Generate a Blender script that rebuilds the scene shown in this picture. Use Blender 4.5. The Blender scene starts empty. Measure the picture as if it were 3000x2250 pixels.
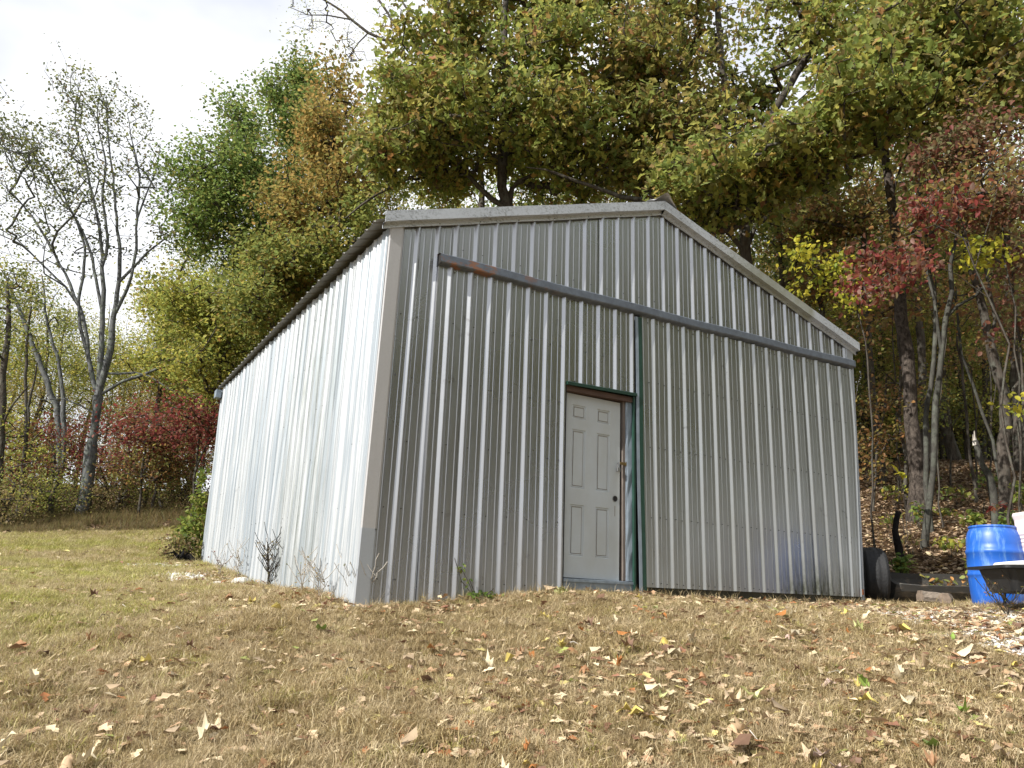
import bpy, math, random
import numpy as np
from mathutils import Vector, Matrix
R_ = math.radians
rnd = random.Random(7)
rng = np.random.default_rng(11)
scene = bpy.context.scene
C = scene.collection

# ------------------------------------------------------------------ camera, sky, sun, exposure
CAM = np.array([-2.4224, -6.8599, 0.0723])
RIGHT = np.array([0.86440592, -0.5015902, 0.03478028])
UP = np.array([-0.16030577, -0.20937411, 0.9646059])
FWD = np.array([0.47655478, 0.83938653, 0.26139202])
FPX = 2347.09
cd = bpy.data.cameras.new('camera'); cam = bpy.data.objects.new('camera', cd); C.objects.link(cam)
cd.sensor_width = 36; cd.sensor_fit = 'HORIZONTAL'; cd.lens = 36 * FPX / 3000
cd.clip_start = 0.05; cd.clip_end = 1200
m3 = Matrix(((RIGHT[0], UP[0], -FWD[0]), (RIGHT[1], UP[1], -FWD[1]), (RIGHT[2], UP[2], -FWD[2])))
cam.matrix_world = Matrix.Translation(Vector(CAM)) @ m3.to_4x4()
scene.camera = cam

SUN_DIR = Vector((-1.0, -0.105, 0.76)).normalized()       # towards the sun
SUN_STRENGTH = 5.0
SKY_STRENGTH = 0.076
world = bpy.data.worlds.new('World'); scene.world = world; world.use_nodes = True
wt = world.node_tree; wt.nodes.clear()
def N(t, kind, **kw):
    n = t.nodes.new(kind)
    for k, v in kw.items():
        if k in n.inputs.keys() if hasattr(n.inputs, 'keys') else False: n.inputs[k].default_value = v
        else: setattr(n, k, v)
    return n
wo = N(wt, 'ShaderNodeOutputWorld'); wb = N(wt, 'ShaderNodeBackground'); wb.inputs['Strength'].default_value = SKY_STRENGTH
sky = N(wt, 'ShaderNodeTexSky'); sky.sky_type = 'NISHITA'; sky.sun_disc = False
sky.sun_elevation = math.asin(SUN_DIR.z); sky.sun_rotation = math.atan2(SUN_DIR.x, SUN_DIR.y)
tc = N(wt, 'ShaderNodeTexCoord')
mp = N(wt, 'ShaderNodeMapping'); mp.inputs['Scale'].default_value = (1.0, 1.0, 1.9); mp.inputs['Location'].default_value = (0.35, 2.1, 0.4)
nz = N(wt, 'ShaderNodeTexNoise'); nz.inputs['Scale'].default_value = 2.6; nz.inputs['Detail'].default_value = 5; nz.inputs['Roughness'].default_value = 0.45
cr = N(wt, 'ShaderNodeValToRGB'); cr.color_ramp.elements[0].position = 0.40; cr.color_ramp.elements[1].position = 0.53
cr.color_ramp.elements[0].color = (8.0, 8.3, 9.2, 1); cr.color_ramp.elements[1].color = (11.5, 11.6, 11.9, 1)
mx = N(wt, 'ShaderNodeMix'); mx.data_type = 'RGBA'; mx.inputs[0].default_value = 0.88
wt.links.new(tc.outputs['Generated'], mp.inputs['Vector']); wt.links.new(mp.outputs[0], nz.inputs['Vector'])
wt.links.new(nz.outputs['Fac'], cr.inputs[0]); wt.links.new(sky.outputs[0], mx.inputs[6]); wt.links.new(cr.outputs[0], mx.inputs[7])
wt.links.new(mx.outputs[2], wb.inputs['Color']); wt.links.new(wb.outputs[0], wo.inputs[0])
sd = bpy.data.lights.new('sun', 'SUN'); sd.energy = SUN_STRENGTH; sd.angle = R_(0.53); sd.color = (1.0, 0.95, 0.87)
sun = bpy.data.objects.new('sun', sd); C.objects.link(sun); sun.location = (-30, -5, 30)
sun.rotation_euler = SUN_DIR.to_track_quat('Z', 'Y').to_euler()
scene.view_settings.view_transform = 'Standard'; scene.view_settings.look = 'None'
scene.view_settings.exposure = 0.62; scene.view_settings.gamma = 1.0
try: scene.view_settings.use_curve_mapping = False
except Exception: pass
scene.render.engine = 'CYCLES'
scene.cycles.max_bounces = 6; scene.cycles.diffuse_bounces = 3; scene.cycles.transmission_bounces = 4; scene.cycles.transparent_max_bounces = 4

# ------------------------------------------------------------------ helpers
FH = np.array([FWD[0], FWD[1]]); FH /= np.linalg.norm(FH); RH = np.array([FH[1], -FH[0]])
def sight(px, py, u):
    """the place in the world seen at a spot of the photograph (3000 px wide) u metres ahead"""
    d = FWD + RIGHT * ((px - 1500) / FPX) - UP * ((py - 1125) / FPX)
    return CAM + d * (u / (d[:2] @ FH))
def uw(x, y):
    dx = np.asarray(x) - CAM[0]; dy = np.asarray(y) - CAM[1]
    return dx * FH[0] + dy * FH[1], dx * RH[0] + dy * RH[1]
def xy(u, w):
    return CAM[0] + u * FH[0] + w * RH[0], CAM[1] + u * FH[1] + w * RH[1]

def tag(o, label=None, cat=None, group=None, kind=None):
    if label: o['label'] = label
    if cat: o['category'] = cat
    if group: o['group'] = group
    if kind: o['kind'] = kind
    return o
def empty(name, loc=(0, 0, 0)):
    o = bpy.data.objects.new(name, None); C.objects.link(o); o.location = loc; o.empty_display_size = 0.1
    return o
def link(name, me, parent=None, loc=None):
    o = bpy.data.objects.new(name, me); C.objects.link(o)
    if parent is not None:
        o.parent = parent
        if parent.parent is None: o.location = [-c for c in parent.location]
    if loc is not None: o.location = loc
    return o
def np_mesh(name, V, F, mat, col=None, smooth=False, uv=None):
    """V (n,3); F list of index arrays (all of same size) or array (m,k)"""
    me = bpy.data.meshes.new(name)
    V = np.asarray(V, dtype=np.float32); blocks = F if isinstance(F, list) else [F]
    blocks = [np.asarray(b, dtype=np.int32) for b in blocks if len(b)]
    me.vertices.add(len(V)); me.vertices.foreach_set('co', V.ravel())
    nl = sum(b.size for b in blocks); nf = sum(len(b) for b in blocks)
    me.loops.add(nl); me.polygons.add(nf)
    me.loops.foreach_set('vertex_index', np.concatenate([b.ravel() for b in blocks]))
    tot = np.concatenate([np.full(len(b), b.shape[1], dtype=np.int32) for b in blocks])
    st = np.zeros(nf, dtype=np.int32); st[1:] = np.cumsum(tot)[:-1]
    me.polygons.foreach_set('loop_start', st); me.polygons.foreach_set('loop_total', tot)
    if smooth: me.polygons.foreach_set('use_smooth', np.ones(nf, dtype=bool))
    if mat: me.materials.append(mat)
    me.update(calc_edges=True)
    if col is not None:
        a = me.color_attributes.new('col', 'FLOAT_COLOR', 'POINT')
        c4 = np.ones((len(V), 4), dtype=np.float32); c4[:, :3] = col; a.data.foreach_set('color', c4.ravel())
    return me

class MB:
    """collects simple shapes, linked as one mesh object"""
    def __init__(s): s.v = []; s.f = []; s.sm = False
    def add(s, vs, fs):
        b = len(s.v); s.v += [tuple(map(float, v)) for v in vs]; s.f += [tuple(i + b for i in f) for f in fs]; return s
    def box(s, a, b, M=None):
        x0, y0, z0 = a; x1, y1, z1 = b
        vs = [Vector(p) for p in ((x0,y0,z0),(x1,y0,z0),(x1,y1,z0),(x0,y1,z0),(x0,y0,z1),(x1,y0,z1),(x1,y1,z1),(x0,y1,z1))]
        if M: vs = [M @ v for v in vs]
        return s.add(vs, [(0,3,2,1),(4,5,6,7),(0,1,5,4),(1,2,6,5),(2,3,7,6),(3,0,4,7)])
    def prism(s, prof, p0, p1, ax, ay):
        """profile (list of 2D) in axes ax, ay swept p0 -> p1"""
        n = len(prof); p0, p1, ax, ay = map(Vector, (p0, p1, ax, ay))
        vs = [p0 + ax*a + ay*b for a, b in prof] + [p1 + ax*a + ay*b for a, b in prof]
        fs = [(i, (i+1) % n, n + (i+1) % n, n + i) for i in range(n)] + [tuple(range(n))[::-1], tuple(range(n, 2*n))]
        return s.add(vs, fs)
    def tube(s, pts, radii, k=8, cap=True):
        pts = [Vector(p) for p in pts]; rings = []
        for i, p in enumerate(pts):
            d = (pts[min(i+1, len(pts)-1)] - pts[max(i-1, 0)]).normalized()
            a = d.cross(Vector((0.31, 0.17, 0.93)) if abs(d.z) < .9 else Vector((1, 0.1, 0))).normalized(); b = d.cross(a)
            rings.append([p + (a*math.cos(2*math.pi*j/k) + b*math.sin(2*math.pi*j/k)) * radii[i] for j in range(k)])
        vs = [v for r in rings for v in r]
        fs = [(i*k+j, i*k+(j+1) % k, (i+1)*k+(j+1) % k, (i+1)*k+j) for i in range(len(pts)-1) for j in range(k)]
        if cap: fs += [tuple(range(k))[::-1], tuple((len(pts)-1)*k + j for j in range(k))]
        return s.add(vs, fs)
    def lathe(s, prof, k=32, M=None, loop=False):
        vs = [Vector((r*math.cos(2*math.pi*j/k), r*math.sin(2*math.pi*j/k), z)) for r, z in prof for j in range(k)]
        if M: vs = [M @ v for v in vs]
        n = len(prof)
        fs = [(i*k+j, i*k+(j+1) % k, ((i+1) % n)*k+(j+1) % k, ((i+1) % n)*k+j) for i in range(n if loop else n-1) for j in range(k)]
        return s.add(vs, fs)
    def build(s, name, mat, parent=None, smooth=False, bevel=0.0, loc=None):
        me = bpy.data.meshes.new(name); me.from_pydata(s.v, [], s.f); me.materials.append(mat); me.update()
        if smooth:
            for p in me.polygons: p.use_smooth = True
        o = link(name, me, parent, loc)
        if bevel:
            b = o.modifiers.new('bevel', 'BEVEL'); b.width = bevel; b.segments = 2; b.limit_method = 'ANGLE'; b.angle_limit = R_(40)
        return o

# ------------------------------------------------------------------ materials
def new_mat(name):
    m = bpy.data.materials.new(name); m.use_nodes = True; t = m.node_tree
    return m, t, t.nodes['Principled BSDF']
def noise(t, scale, detail=4, rough=0.55, stretch=None, coord='Object', dist=0.0, rot=None):
    c = N(t, 'ShaderNodeTexCoord') if coord != 'Position' else N(t, 'ShaderNodeNewGeometry')
    v = c.outputs[coord]
    if stretch or rot:
        mpn = N(t, 'ShaderNodeMapping'); mpn.inputs['Scale'].default_value = stretch or (1, 1, 1)
        if rot: mpn.inputs['Rotation'].default_value = rot
        t.links.new(v, mpn.inputs['Vector']); v = mpn.outputs[0]
    n = N(t, 'ShaderNodeTexNoise'); n.inputs['Scale'].default_value = scale; n.inputs['Detail'].default_value = detail
    n.inputs['Roughness'].default_value = rough; n.inputs['Distortion'].default_value = dist
    t.links.new(v, n.inputs['Vector']); return n.outputs['Fac']
def ramp(t, src, stops):
    r = N(t, 'ShaderNodeValToRGB'); e = r.color_ramp.elements
    while len(e) < len(stops): e.new(0.5)
    for i, (p, c) in enumerate(stops):
        e[i].position = p; e[i].color = (*c, 1) if not isinstance(c, (int, float)) else (c, c, c, 1)
    t.links.new(src, r.inputs[0]); return r.outputs[0]
def mixc(t, fac, a, b, mode='MIX'):
    m = N(t, 'ShaderNodeMix'); m.data_type = 'RGBA'; m.blend_type = mode
    for s, i in ((fac, 0), (a, 6), (b, 7)):
        if isinstance(s, (int, float)): m.inputs[i].default_value = s
        elif isinstance(s, tuple): m.inputs[i].default_value = (*s, 1)
        else: t.links.new(s, m.inputs[i])
    return m.outputs[2]
def bump(t, b, h, strength=0.4, dist=0.02):
    n = N(t, 'ShaderNodeBump'); n.inputs['Strength'].default_value = strength; n.inputs['Distance'].default_value = dist
    t.links.new(h, n.inputs['Height']); t.links.new(n.outputs[0], b.inputs['Normal'])
def math_(t, op, a, b=0.0, clamp=False):
    m = N(t, 'ShaderNodeMath'); m.operation = op; m.use_clamp = clamp
    for s, i in ((a, 0), (b, 1)):
        if isinstance(s, (int, float)): m.inputs[i].default_value = s
        else: t.links.new(s, m.inputs[i])
    return m.outputs[0]

def panel_mat(name, base, dirt, dirt_amt, metallic=0.55, rough=0.34, moss=False, streak=None, rib_shade=None):
    m, t, b = new_mat(name)
    n1 = noise(t, 3.0, 5, 0.6, (9, 9, 0.45))                      # long vertical streaks
    n2 = noise(t, 0.7, 4, 0.6)
    n3 = noise(t, 60, 3, 0.6)
    f = math_(t, 'MULTIPLY', ramp(t, n1, [(0.35, 0.0), (0.8, 1.0)]), ramp(t, n2, [(0.35, 0.15), (0.7, 1.0)]))
    c = mixc(t, math_(t, 'MULTIPLY', f, dirt_amt), base, dirt)
    c = mixc(t, ramp(t, n3, [(0.45, 0.0), (0.75, 0.13)]), c, tuple(x * 0.6 for x in base))
    sm = math_(t, 'MULTIPLY', ramp(t, noise(t, 7.0, 5, 0.7), [(0.62, 0.0), (0.70, 0.55)]), ramp(t, noise(t, 1.3, 3, 0.6), [(0.5, 0.0), (0.62, 1.0)]))
    c = mixc(t, sm, c, tuple(x * 0.42 for x in dirt))
    if rib_shade:
        c = mixc(t, math_(t, 'MULTIPLY', ramp(t, noise(t, 1.0, 5, 0.7, (9, 9, 0.22)), [(0.47, 0.0), (0.56, 1.0)]), 0.7), c, rib_shade)  # shading of the ribs painted into the colour as long vertical streaks
    if streak:     # a band of weathered zinc running down the sheets
        y0, y1, sc, amt = streak
        co = N(t, 'ShaderNodeTexCoord'); sp = N(t, 'ShaderNodeSeparateXYZ'); t.links.new(co.outputs['Object'], sp.inputs[0])
        band = math_(t, 'MULTIPLY', math_(t, 'SMOOTH_MIN', math_(t, 'MULTIPLY', math_(t, 'SUBTRACT', sp.outputs[1], y0), 2.2), 1.0, True),
                     math_(t, 'MULTIPLY', math_(t, 'SUBTRACT', y1, sp.outputs[1]), 1.2, True), True)
        ns = noise(t, 2.0, 6, 0.75, (14, 14, 0.35))
        ns2 = noise(t, 9.0, 6, 0.8, (3, 3, 0.5))
        k = math_(t, 'MULTIPLY', band, ramp(t, ns, [(0.42, 0.0), (0.60, 1.0)]))
        k = math_(t, 'MULTIPLY', k, ramp(t, ns2, [(0.30, 0.3), (0.62, 1.0)]))
        c = mixc(t, math_(t, 'MULTIPLY', k, amt), c, sc)
    if moss:
        co = N(t, 'ShaderNodeTexCoord'); sp = N(t, 'ShaderNodeSeparateXYZ'); t.links.new(co.outputs['Object'], sp.inputs[0])
        lo = math_(t, 'MULTIPLY', math_(t, 'SUBTRACT', 0.72, sp.outputs[2]), 2.6, True)
        side = math_(t, 'MULTIPLY', math_(t, 'MULTIPLY', math_(t, 'SUBTRACT', sp.outputs[0], 4.9), 2.0, True), math_(t, 'MULTIPLY', math_(t, 'SUBTRACT', 6.45, sp.outputs[0]), 5.0, True))
        mn = ramp(t, noise(t, 3.0, 6, 0.75, (3, 3, 0.8)), [(0.38, 0.0), (0.62, 1.0)])
        c = mixc(t, math_(t, 'MULTIPLY', math_(t, 'MULTIPLY', lo, side), mn), c, (0.06, 0.065, 0.03))
    t.links.new(c, b.inputs['Base Color'])
    b.inputs['Metallic'].default_value = metallic
    t.links.new(ramp(t, n2, [(0.3, rough - 0.05), (0.7, rough + 0.10)]), b.inputs['Roughness'])
    bump(t, b, noise(t, 2.2, 2, 0.5, (1, 1, 0.6)), 0.10, 0.015)
    return m
M = {}
M['front_metal'] = panel_mat('weathered_ribbed_metal', (0.38, 0.395, 0.415), (0.27, 0.255, 0.23), 0.5, metallic=0.84, rough=0.26)
M['door_metal'] = panel_mat('weathered_door_metal', (0.35, 0.365, 0.365), (0.24, 0.24, 0.21), 0.5, metallic=0.80, rough=0.30, moss=True)
M['side_metal'] = panel_mat('rib_shaded_side_metal', (0.45, 0.475, 0.50), (0.26, 0.28, 0.28), 0.8, rib_shade=(0.21, 0.255, 0.295), metallic=0.25, rough=0.40, streak=(0.95, 3.4, (0.17, 0.19, 0.17), 0.85))  # blue-grey rib shade painted in beside the real dirt and zinc streaks
M['roof_metal'] = panel_mat('roof_metal', (0.27, 0.262, 0.245), (0.16, 0.15, 0.125), 0.7, metallic=0.3, rough=0.5)
M['trim'] = panel_mat('trim_metal', (0.42, 0.42, 0.425), (0.34, 0.33, 0.315), 0.35, metallic=0.2, rough=0.4)
M['trim_blue'] = panel_mat('pale_blue_trim_metal', (0.36, 0.39, 0.43), (0.33, 0.35, 0.36), 0.35, metallic=0.3, rough=0.4)

def simple(name, c, rough=0.6, metallic=0.0, var=0.25, scale=12, stretch=None, bmp=0.0, spec=None):
    m, t, b = new_mat(name)
    n = noise(t, scale, 5, 0.6, stretch)
    t.links.new(mixc(t, ramp(t, n, [(0.3, 0.0), (0.75, 1.0)]), c, tuple(x * (1 - var) for x in c)), b.inputs['Base Color'])
    b.inputs['Roughness'].default_value = rough; b.inputs['Metallic'].default_value = metallic
    if spec is not None: b.inputs['Specular IOR Level'].default_value = spec
    if bmp: bump(t, b, n, bmp, 0.02)
    return m
def lichen_trim():
    m, t, b = new_mat('lichen_speckled_trim')
    n1 = noise(t, 28, 6, 0.8, (1, 1, 1.5)); n2 = noise(t, 1.1, 3, 0.6); 
    co = N(t, 'ShaderNodeTexCoord'); sp = N(t, 'ShaderNodeSeparateXYZ'); t.links.new(co.outputs['Object'], sp.inputs[0])
    f = math_(t, 'MULTIPLY', ramp(t, n1, [(0.50, 0.0), (0.60, 1.0)]), ramp(t, n2, [(0.36, 0.1), (0.55, 1.0)]))
    c = mixc(t, math_(t, 'MULTIPLY', f, 0.75), (0.50, 0.54, 0.59), (0.12, 0.13, 0.125))
    # the lower end by the right eave has turned green-grey with lichen
    g = math_(t, 'MULTIPLY', math_(t, 'MULTIPLY', math_(t, 'SUBTRACT', sp.outputs[0], 4.2), 1.2, True), math_(t, 'MULTIPLY', math_(t, 'SUBTRACT', 6.05, sp.outputs[0]), 12.0, True))
    c = mixc(t, math_(t, 'MULTIPLY', g, ramp(t, noise(t, 8, 5, 0.7), [(0.25, 0.45), (0.7, 0.95)])), c, (0.27, 0.28, 0.21))
    t.links.new(c, b.inputs['Base Color']); b.inputs['Metallic'].default_value = 0.25; b.inputs['Roughness'].default_value = 0.45
    return m
M['rake'] = lichen_trim()
def rail_mat():
    m, t, b = new_mat('galvanised_rail_with_rust')
    n = noise(t, 14, 5, 0.7); r = noise(t, 3.2, 5, 0.7, (1.0, 1, 2.2))
    co = N(t, 'ShaderNodeTexCoord'); sp = N(t, 'ShaderNodeSeparateXYZ'); t.links.new(co.outputs['Object'], sp.inputs[0])
    near = math_(t, 'MULTIPLY', math_(t, 'SUBTRACT', 2.1, sp.outputs[0]), 0.9, True)
    c = mixc(t, ramp(t, n, [(0.35, 0.0), (0.7, 1.0)]), (0.135, 0.16, 0.195), (0.085, 0.10, 0.125))
    k = math_(t, 'MULTIPLY', ramp(t, r, [(0.56, 0.0), (0.61, 0.8)]), near)
    c = mixc(t, k, c, (0.26, 0.11, 0.045))
    t.links.new(c, b.inputs['Base Color']); b.inputs['Metallic'].default_value = 0.3; b.inputs['Roughness'].default_value = 0.5
    bump(t, b, n, 0.15, 0.01); return m
M['rail'] = rail_mat()
M['galv'] = simple('galvanised_flashing', (0.27, 0.33, 0.40), 0.45, 0.35, 0.45, 9, (1, 1, 0.6), 0.1)
M['green'] = simple('dark_green_trim', (0.012, 0.05, 0.035), 0.45, 0.0, 0.4, 14)
M['wood'] = simple('weathered_jamb_wood', (0.16, 0.135, 0.12), 0.85, 0, 0.5, 6, (9, 9, 0.6), 0.5)
M['redwood'] = simple('reddish_soffit_board', (0.10, 0.06, 0.045), 0.85, 0, 0.5, 6, (1, 9, 9), 0.4)
M['black'] = simple('black_jamb_and_void_shade', (0.008, 0.008, 0.009), 0.9, 0, 0.2)  # black jamb colour, also painted-in shade for the gap and knob hole
M['brass'] = simple('tarnished_brass', (0.24, 0.17, 0.07), 0.42, 0.7, 0.35, 40)
M['steel'] = simple('padlock_steel', (0.32, 0.33, 0.34), 0.35, 0.8, 0.3, 40)
M['screw'] = simple('screw_head', (0.03, 0.028, 0.027), 0.5, 0.2, 0.4, 40)
M['mossboard'] = simple('mossy_skirt_board', (0.045, 0.042, 0.024), 0.95, 0, 0.6, 9, None, 0.5)
M['white_dust'] = simple('white_patch', (0.75, 0.78, 0.8), 0.6, 0, 0.1)

def door_mat():
    m, t, b = new_mat('dirty_white_door_paint')
    n = noise(t, 2.5, 6, 0.65, (1, 1, 0.7)); n2 = noise(t, 40, 4, 0.7)
    c = mixc(t, ramp(t, n, [(0.35, 0.0), (0.7, 0.7)]), (0.43, 0.475, 0.51), (0.37, 0.39, 0.385))
    c = mixc(t, ramp(t, n2, [(0.68, 0.0), (0.76, 0.6)]), c, (0.25, 0.23, 0.2))
    t.links.new(c, b.inputs['Base Color']); b.inputs['Roughness'].default_value = 0.5
    bump(t, b, noise(t, 22, 4, 0.6, (1, 1, 0.2)), 0.06, 0.01); return m
M['door'] = door_mat()
M['groove'] = simple('brown_door_groove', (0.20, 0.17, 0.13), 0.8, 0, 0.4, 20)

def bark_mat(name, c1, c2, scale=9.0, stretch=(1, 1, 0.22), lichen=None, bs=1.0):
    m, t, b = new_mat(name)
    n = noise(t, scale, 7, 0.72, stretch, 'Position', 0.6); n2 = noise(t, 1.4, 3, 0.6, None, 'Position')
    c = mixc(t, ramp(t, n, [(0.38, 0.0), (0.62, 1.0)]), c1, c2)
    if lichen:
        c = mixc(t, math_(t, 'MULTIPLY', ramp(t, noise(t, 7, 5, 0.7, None, 'Position'), [(0.45, 0.0), (0.62, 1.0)]), ramp(t, n2, [(0.4, 0.15), (0.6, 0.8)])), c, lichen)
    t.links.new(c, b.inputs['Base Color']); b.inputs['Roughness'].default_value = 0.95; b.inputs['Specular IOR Level'].default_value = 0.15
    bump(t, b, n, bs, 0.05); return m
M['bark'] = bark_mat('rough_dark_bark', (0.03, 0.025, 0.021), (0.10, 0.085, 0.072), lichen=(0.12, 0.125, 0.105))
M['bark_rough'] = bark_mat('deeply_furrowed_bark', (0.028, 0.023, 0.02), (0.13, 0.108, 0.092), 13, (1, 1, 0.5), None, 1.4)
M['bark_grey'] = bark_mat('smooth_grey_bark', (0.028, 0.027, 0.024), (0.075, 0.072, 0.064), 6, (1, 1, 0.5), (0.10, 0.11, 0.09), 0.5)
M['bark_blue'] = bark_mat('blue_grey_bark', (0.045, 0.046, 0.047), (0.155, 0.16, 0.168), 10, (1, 1, 0.25), (0.17, 0.20, 0.16), 0.8)
M['deadwood'] = bark_mat('bleached_dead_wood', (0.36, 0.33, 0.29), (0.55, 0.52, 0.47), 8, (1, 1, 0.4), None, 0.3)
M['char'] = bark_mat('charred_bark', (0.006, 0.006, 0.006), (0.02, 0.018, 0.017), 14, (1, 1, 0.3), None, 1.0)
M['cutwood'] = simple('fresh_cut_wood', (0.45, 0.30, 0.16), 0.8, 0, 0.3, 30)

def leaf_mat(name, trans=0.32, rough=0.55, spec=0.3):
    m = bpy.data.materials.new(name); m.use_nodes = True; t = m.node_tree; b = t.nodes['Principled BSDF']; out = t.nodes['Material Output']
    at = N(t, 'ShaderNodeAttribute'); at.attribute_name = 'col'
    hv = N(t, 'ShaderNodeHueSaturation'); t.links.new(at.outputs['Color'], hv.inputs['Color'])
    t.links.new(math_(t, 'ADD', math_(t, 'MULTIPLY', noise(t, 9, 2, 0.5, None, 'Position'), 0.7), 0.65), hv.inputs['Value'])
    t.links.new(hv.outputs[0], b.inputs['Base Color']); b.inputs['Roughness'].default_value = rough; b.inputs['Specular IOR Level'].default_value = spec
    if trans > 0:
        tr = N(t, 'ShaderNodeBsdfTranslucent'); sh = N(t, 'ShaderNodeMixShader'); sh.inputs[0].default_value = trans
        g = N(t, 'ShaderNodeGamma'); g.inputs[1].default_value = 0.85; t.links.new(hv.outputs[0], g.inputs[0]); t.links.new(g.outputs[0], tr.inputs[0])
        t.links.new(b.outputs[0], sh.inputs[1]); t.links.new(tr.outputs[0], sh.inputs[2]); t.links.new(sh.outputs[0], out.inputs[0])
    return m
M['leaf'] = leaf_mat('autumn_foliage', 0.5)
M['litter'] = leaf_mat('fallen_leaf_tissue', 0.12, 0.6, 0.25)
M['blade'] = None

# ------------------------------------------------------------------ terrain
CP = [(-6,0,-2.2),(-6,9,-1.9),(-6,-9,-2.2),(0,0,-1.45),(0,-4,-1.5),(0,5,-1.3),(3.9,0,-.66),(4,-2.3,-.72),(4,2.5,-.58),(5.5,0,-.36),(5.5,-3.3,-.40),(5.5,3.6,-.29),
      (7.10,-1.29,-.05),(7.5,-0.9,0.02),(8.19,.515,.17),(9.2,2.3,.135),(10.4,4.46,.175),(8.8,5.4,.17),(6.5,4.0,-.12),(7.0,1.6,.0),(7.0,-4.2,-.12),(7.0,-.2,-.07),
      (9.61,-2.67,.11),(11.1,-3.52,.235),(12.4,-4.25,.38),(14.1,-5.2,.525),(13,-8,.46),(17,-8,.9),(17,-12,.85),(10,-6,.2),
      (24,-15,1.5),(24,-9,1.95),(20,-7,1.35),(30,-17,2.7),(30,-8,3.1),(42,-24,4.4),(42,-8,5),(60,-30,6),(60,0,7),(60,30,7),
      (11.4,6.2,.33),(10.5,7.2,.42),(12.5,6.4,.62),(14,7.3,1.2),(16,8.5,1.9),(22,11.5,4.1),(26,13.5,4.9),(34,18,5.6),(12,10,1.2),(18,14,3.0),(26,22,5),
      (18,0,1.7),(26,2,3.2),(40,0,5.2),(12,1.5,.7),(20,7,2.9),(34,8,5.0),(-30,0,-5),(-30,30,-4),(-30,-30,-5),(8,16,.6),(8,-16,-.1),(16,-22,.6),(14,24,2.5)]
_P = np.array([(*xy(u, w), z) for u, w, z in CP])
def _tps(r): return np.where(r > 1e-9, r * r * np.log(np.maximum(r, 1e-9)), 0.0)
_n = len(_P); _K = _tps(np.linalg.norm(_P[:, None, :2] - _P[None, :, :2], axis=2)) + np.eye(_n) * 0.05
_A = np.zeros((_n + 3, _n + 3)); _A[:_n, :_n] = _K; _A[:_n, _n] = 1; _A[:_n, _n+1:] = _P[:, :2]; _A[_n:, :_n] = _A[:_n, _n:].T
_W = np.linalg.solve(_A, np.concatenate([_P[:, 2], [0, 0, 0]]))
def gz(x, y):
    x = np.atleast_1d(np.asarray(x, float)); y = np.atleast_1d(np.asarray(y, float)); out = np.empty(x.shape)
    xf, yf = x.ravel(), y.ravel(); o = np.empty(len(xf))
    for s in range(0, len(xf), 20000):
        a, b = xf[s:s+20000], yf[s:s+20000]
        r = np.hypot(a[:, None] - _P[None, :, 0], b[:, None] - _P[None, :, 1])
        o[s:s+20000] = _tps(r) @ _W[:_n] + _W[_n] + _W[_n+1] * a + _W[_n+2] * b
    u, w = uw(xf, yf)
    far = np.clip((np.hypot(u, w) - 48) / 14, 0, 1); far = far * far * (3 - 2 * far)
    flat = np.where(u > 0, 6.5, -4.5) * np.clip(np.abs(u) / 20, 0, 1)
    o = o * (1 - far) + flat * far
    o += 0.018 * np.sin(xf * 1.9 + 1.3 * np.sin(yf * 1.1)) * np.sin(yf * 2.3 + xf * 0.6) * np.clip(u / 6, 0.4, 1)
    return o.reshape(x.shape)
def g1(x, y): return float(gz([x], [y])[0])
def on_ground(px, py):
    """where the sight line through that spot of the photograph meets the ground"""
    d = FWD + RIGHT * ((px - 1500) / FPX) - UP * ((py - 1125) / FPX); d = d / (d[:2] @ FH)
    us = np.linspace(2.5, 60, 1200); P = CAM + us[:, None] * d
    h = P[:, 2] - gz(P[:, 0], P[:, 1]); i = int(np.argmax(h < 0)) if (h < 0).any() else len(us) - 1
    return P[i]

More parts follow.
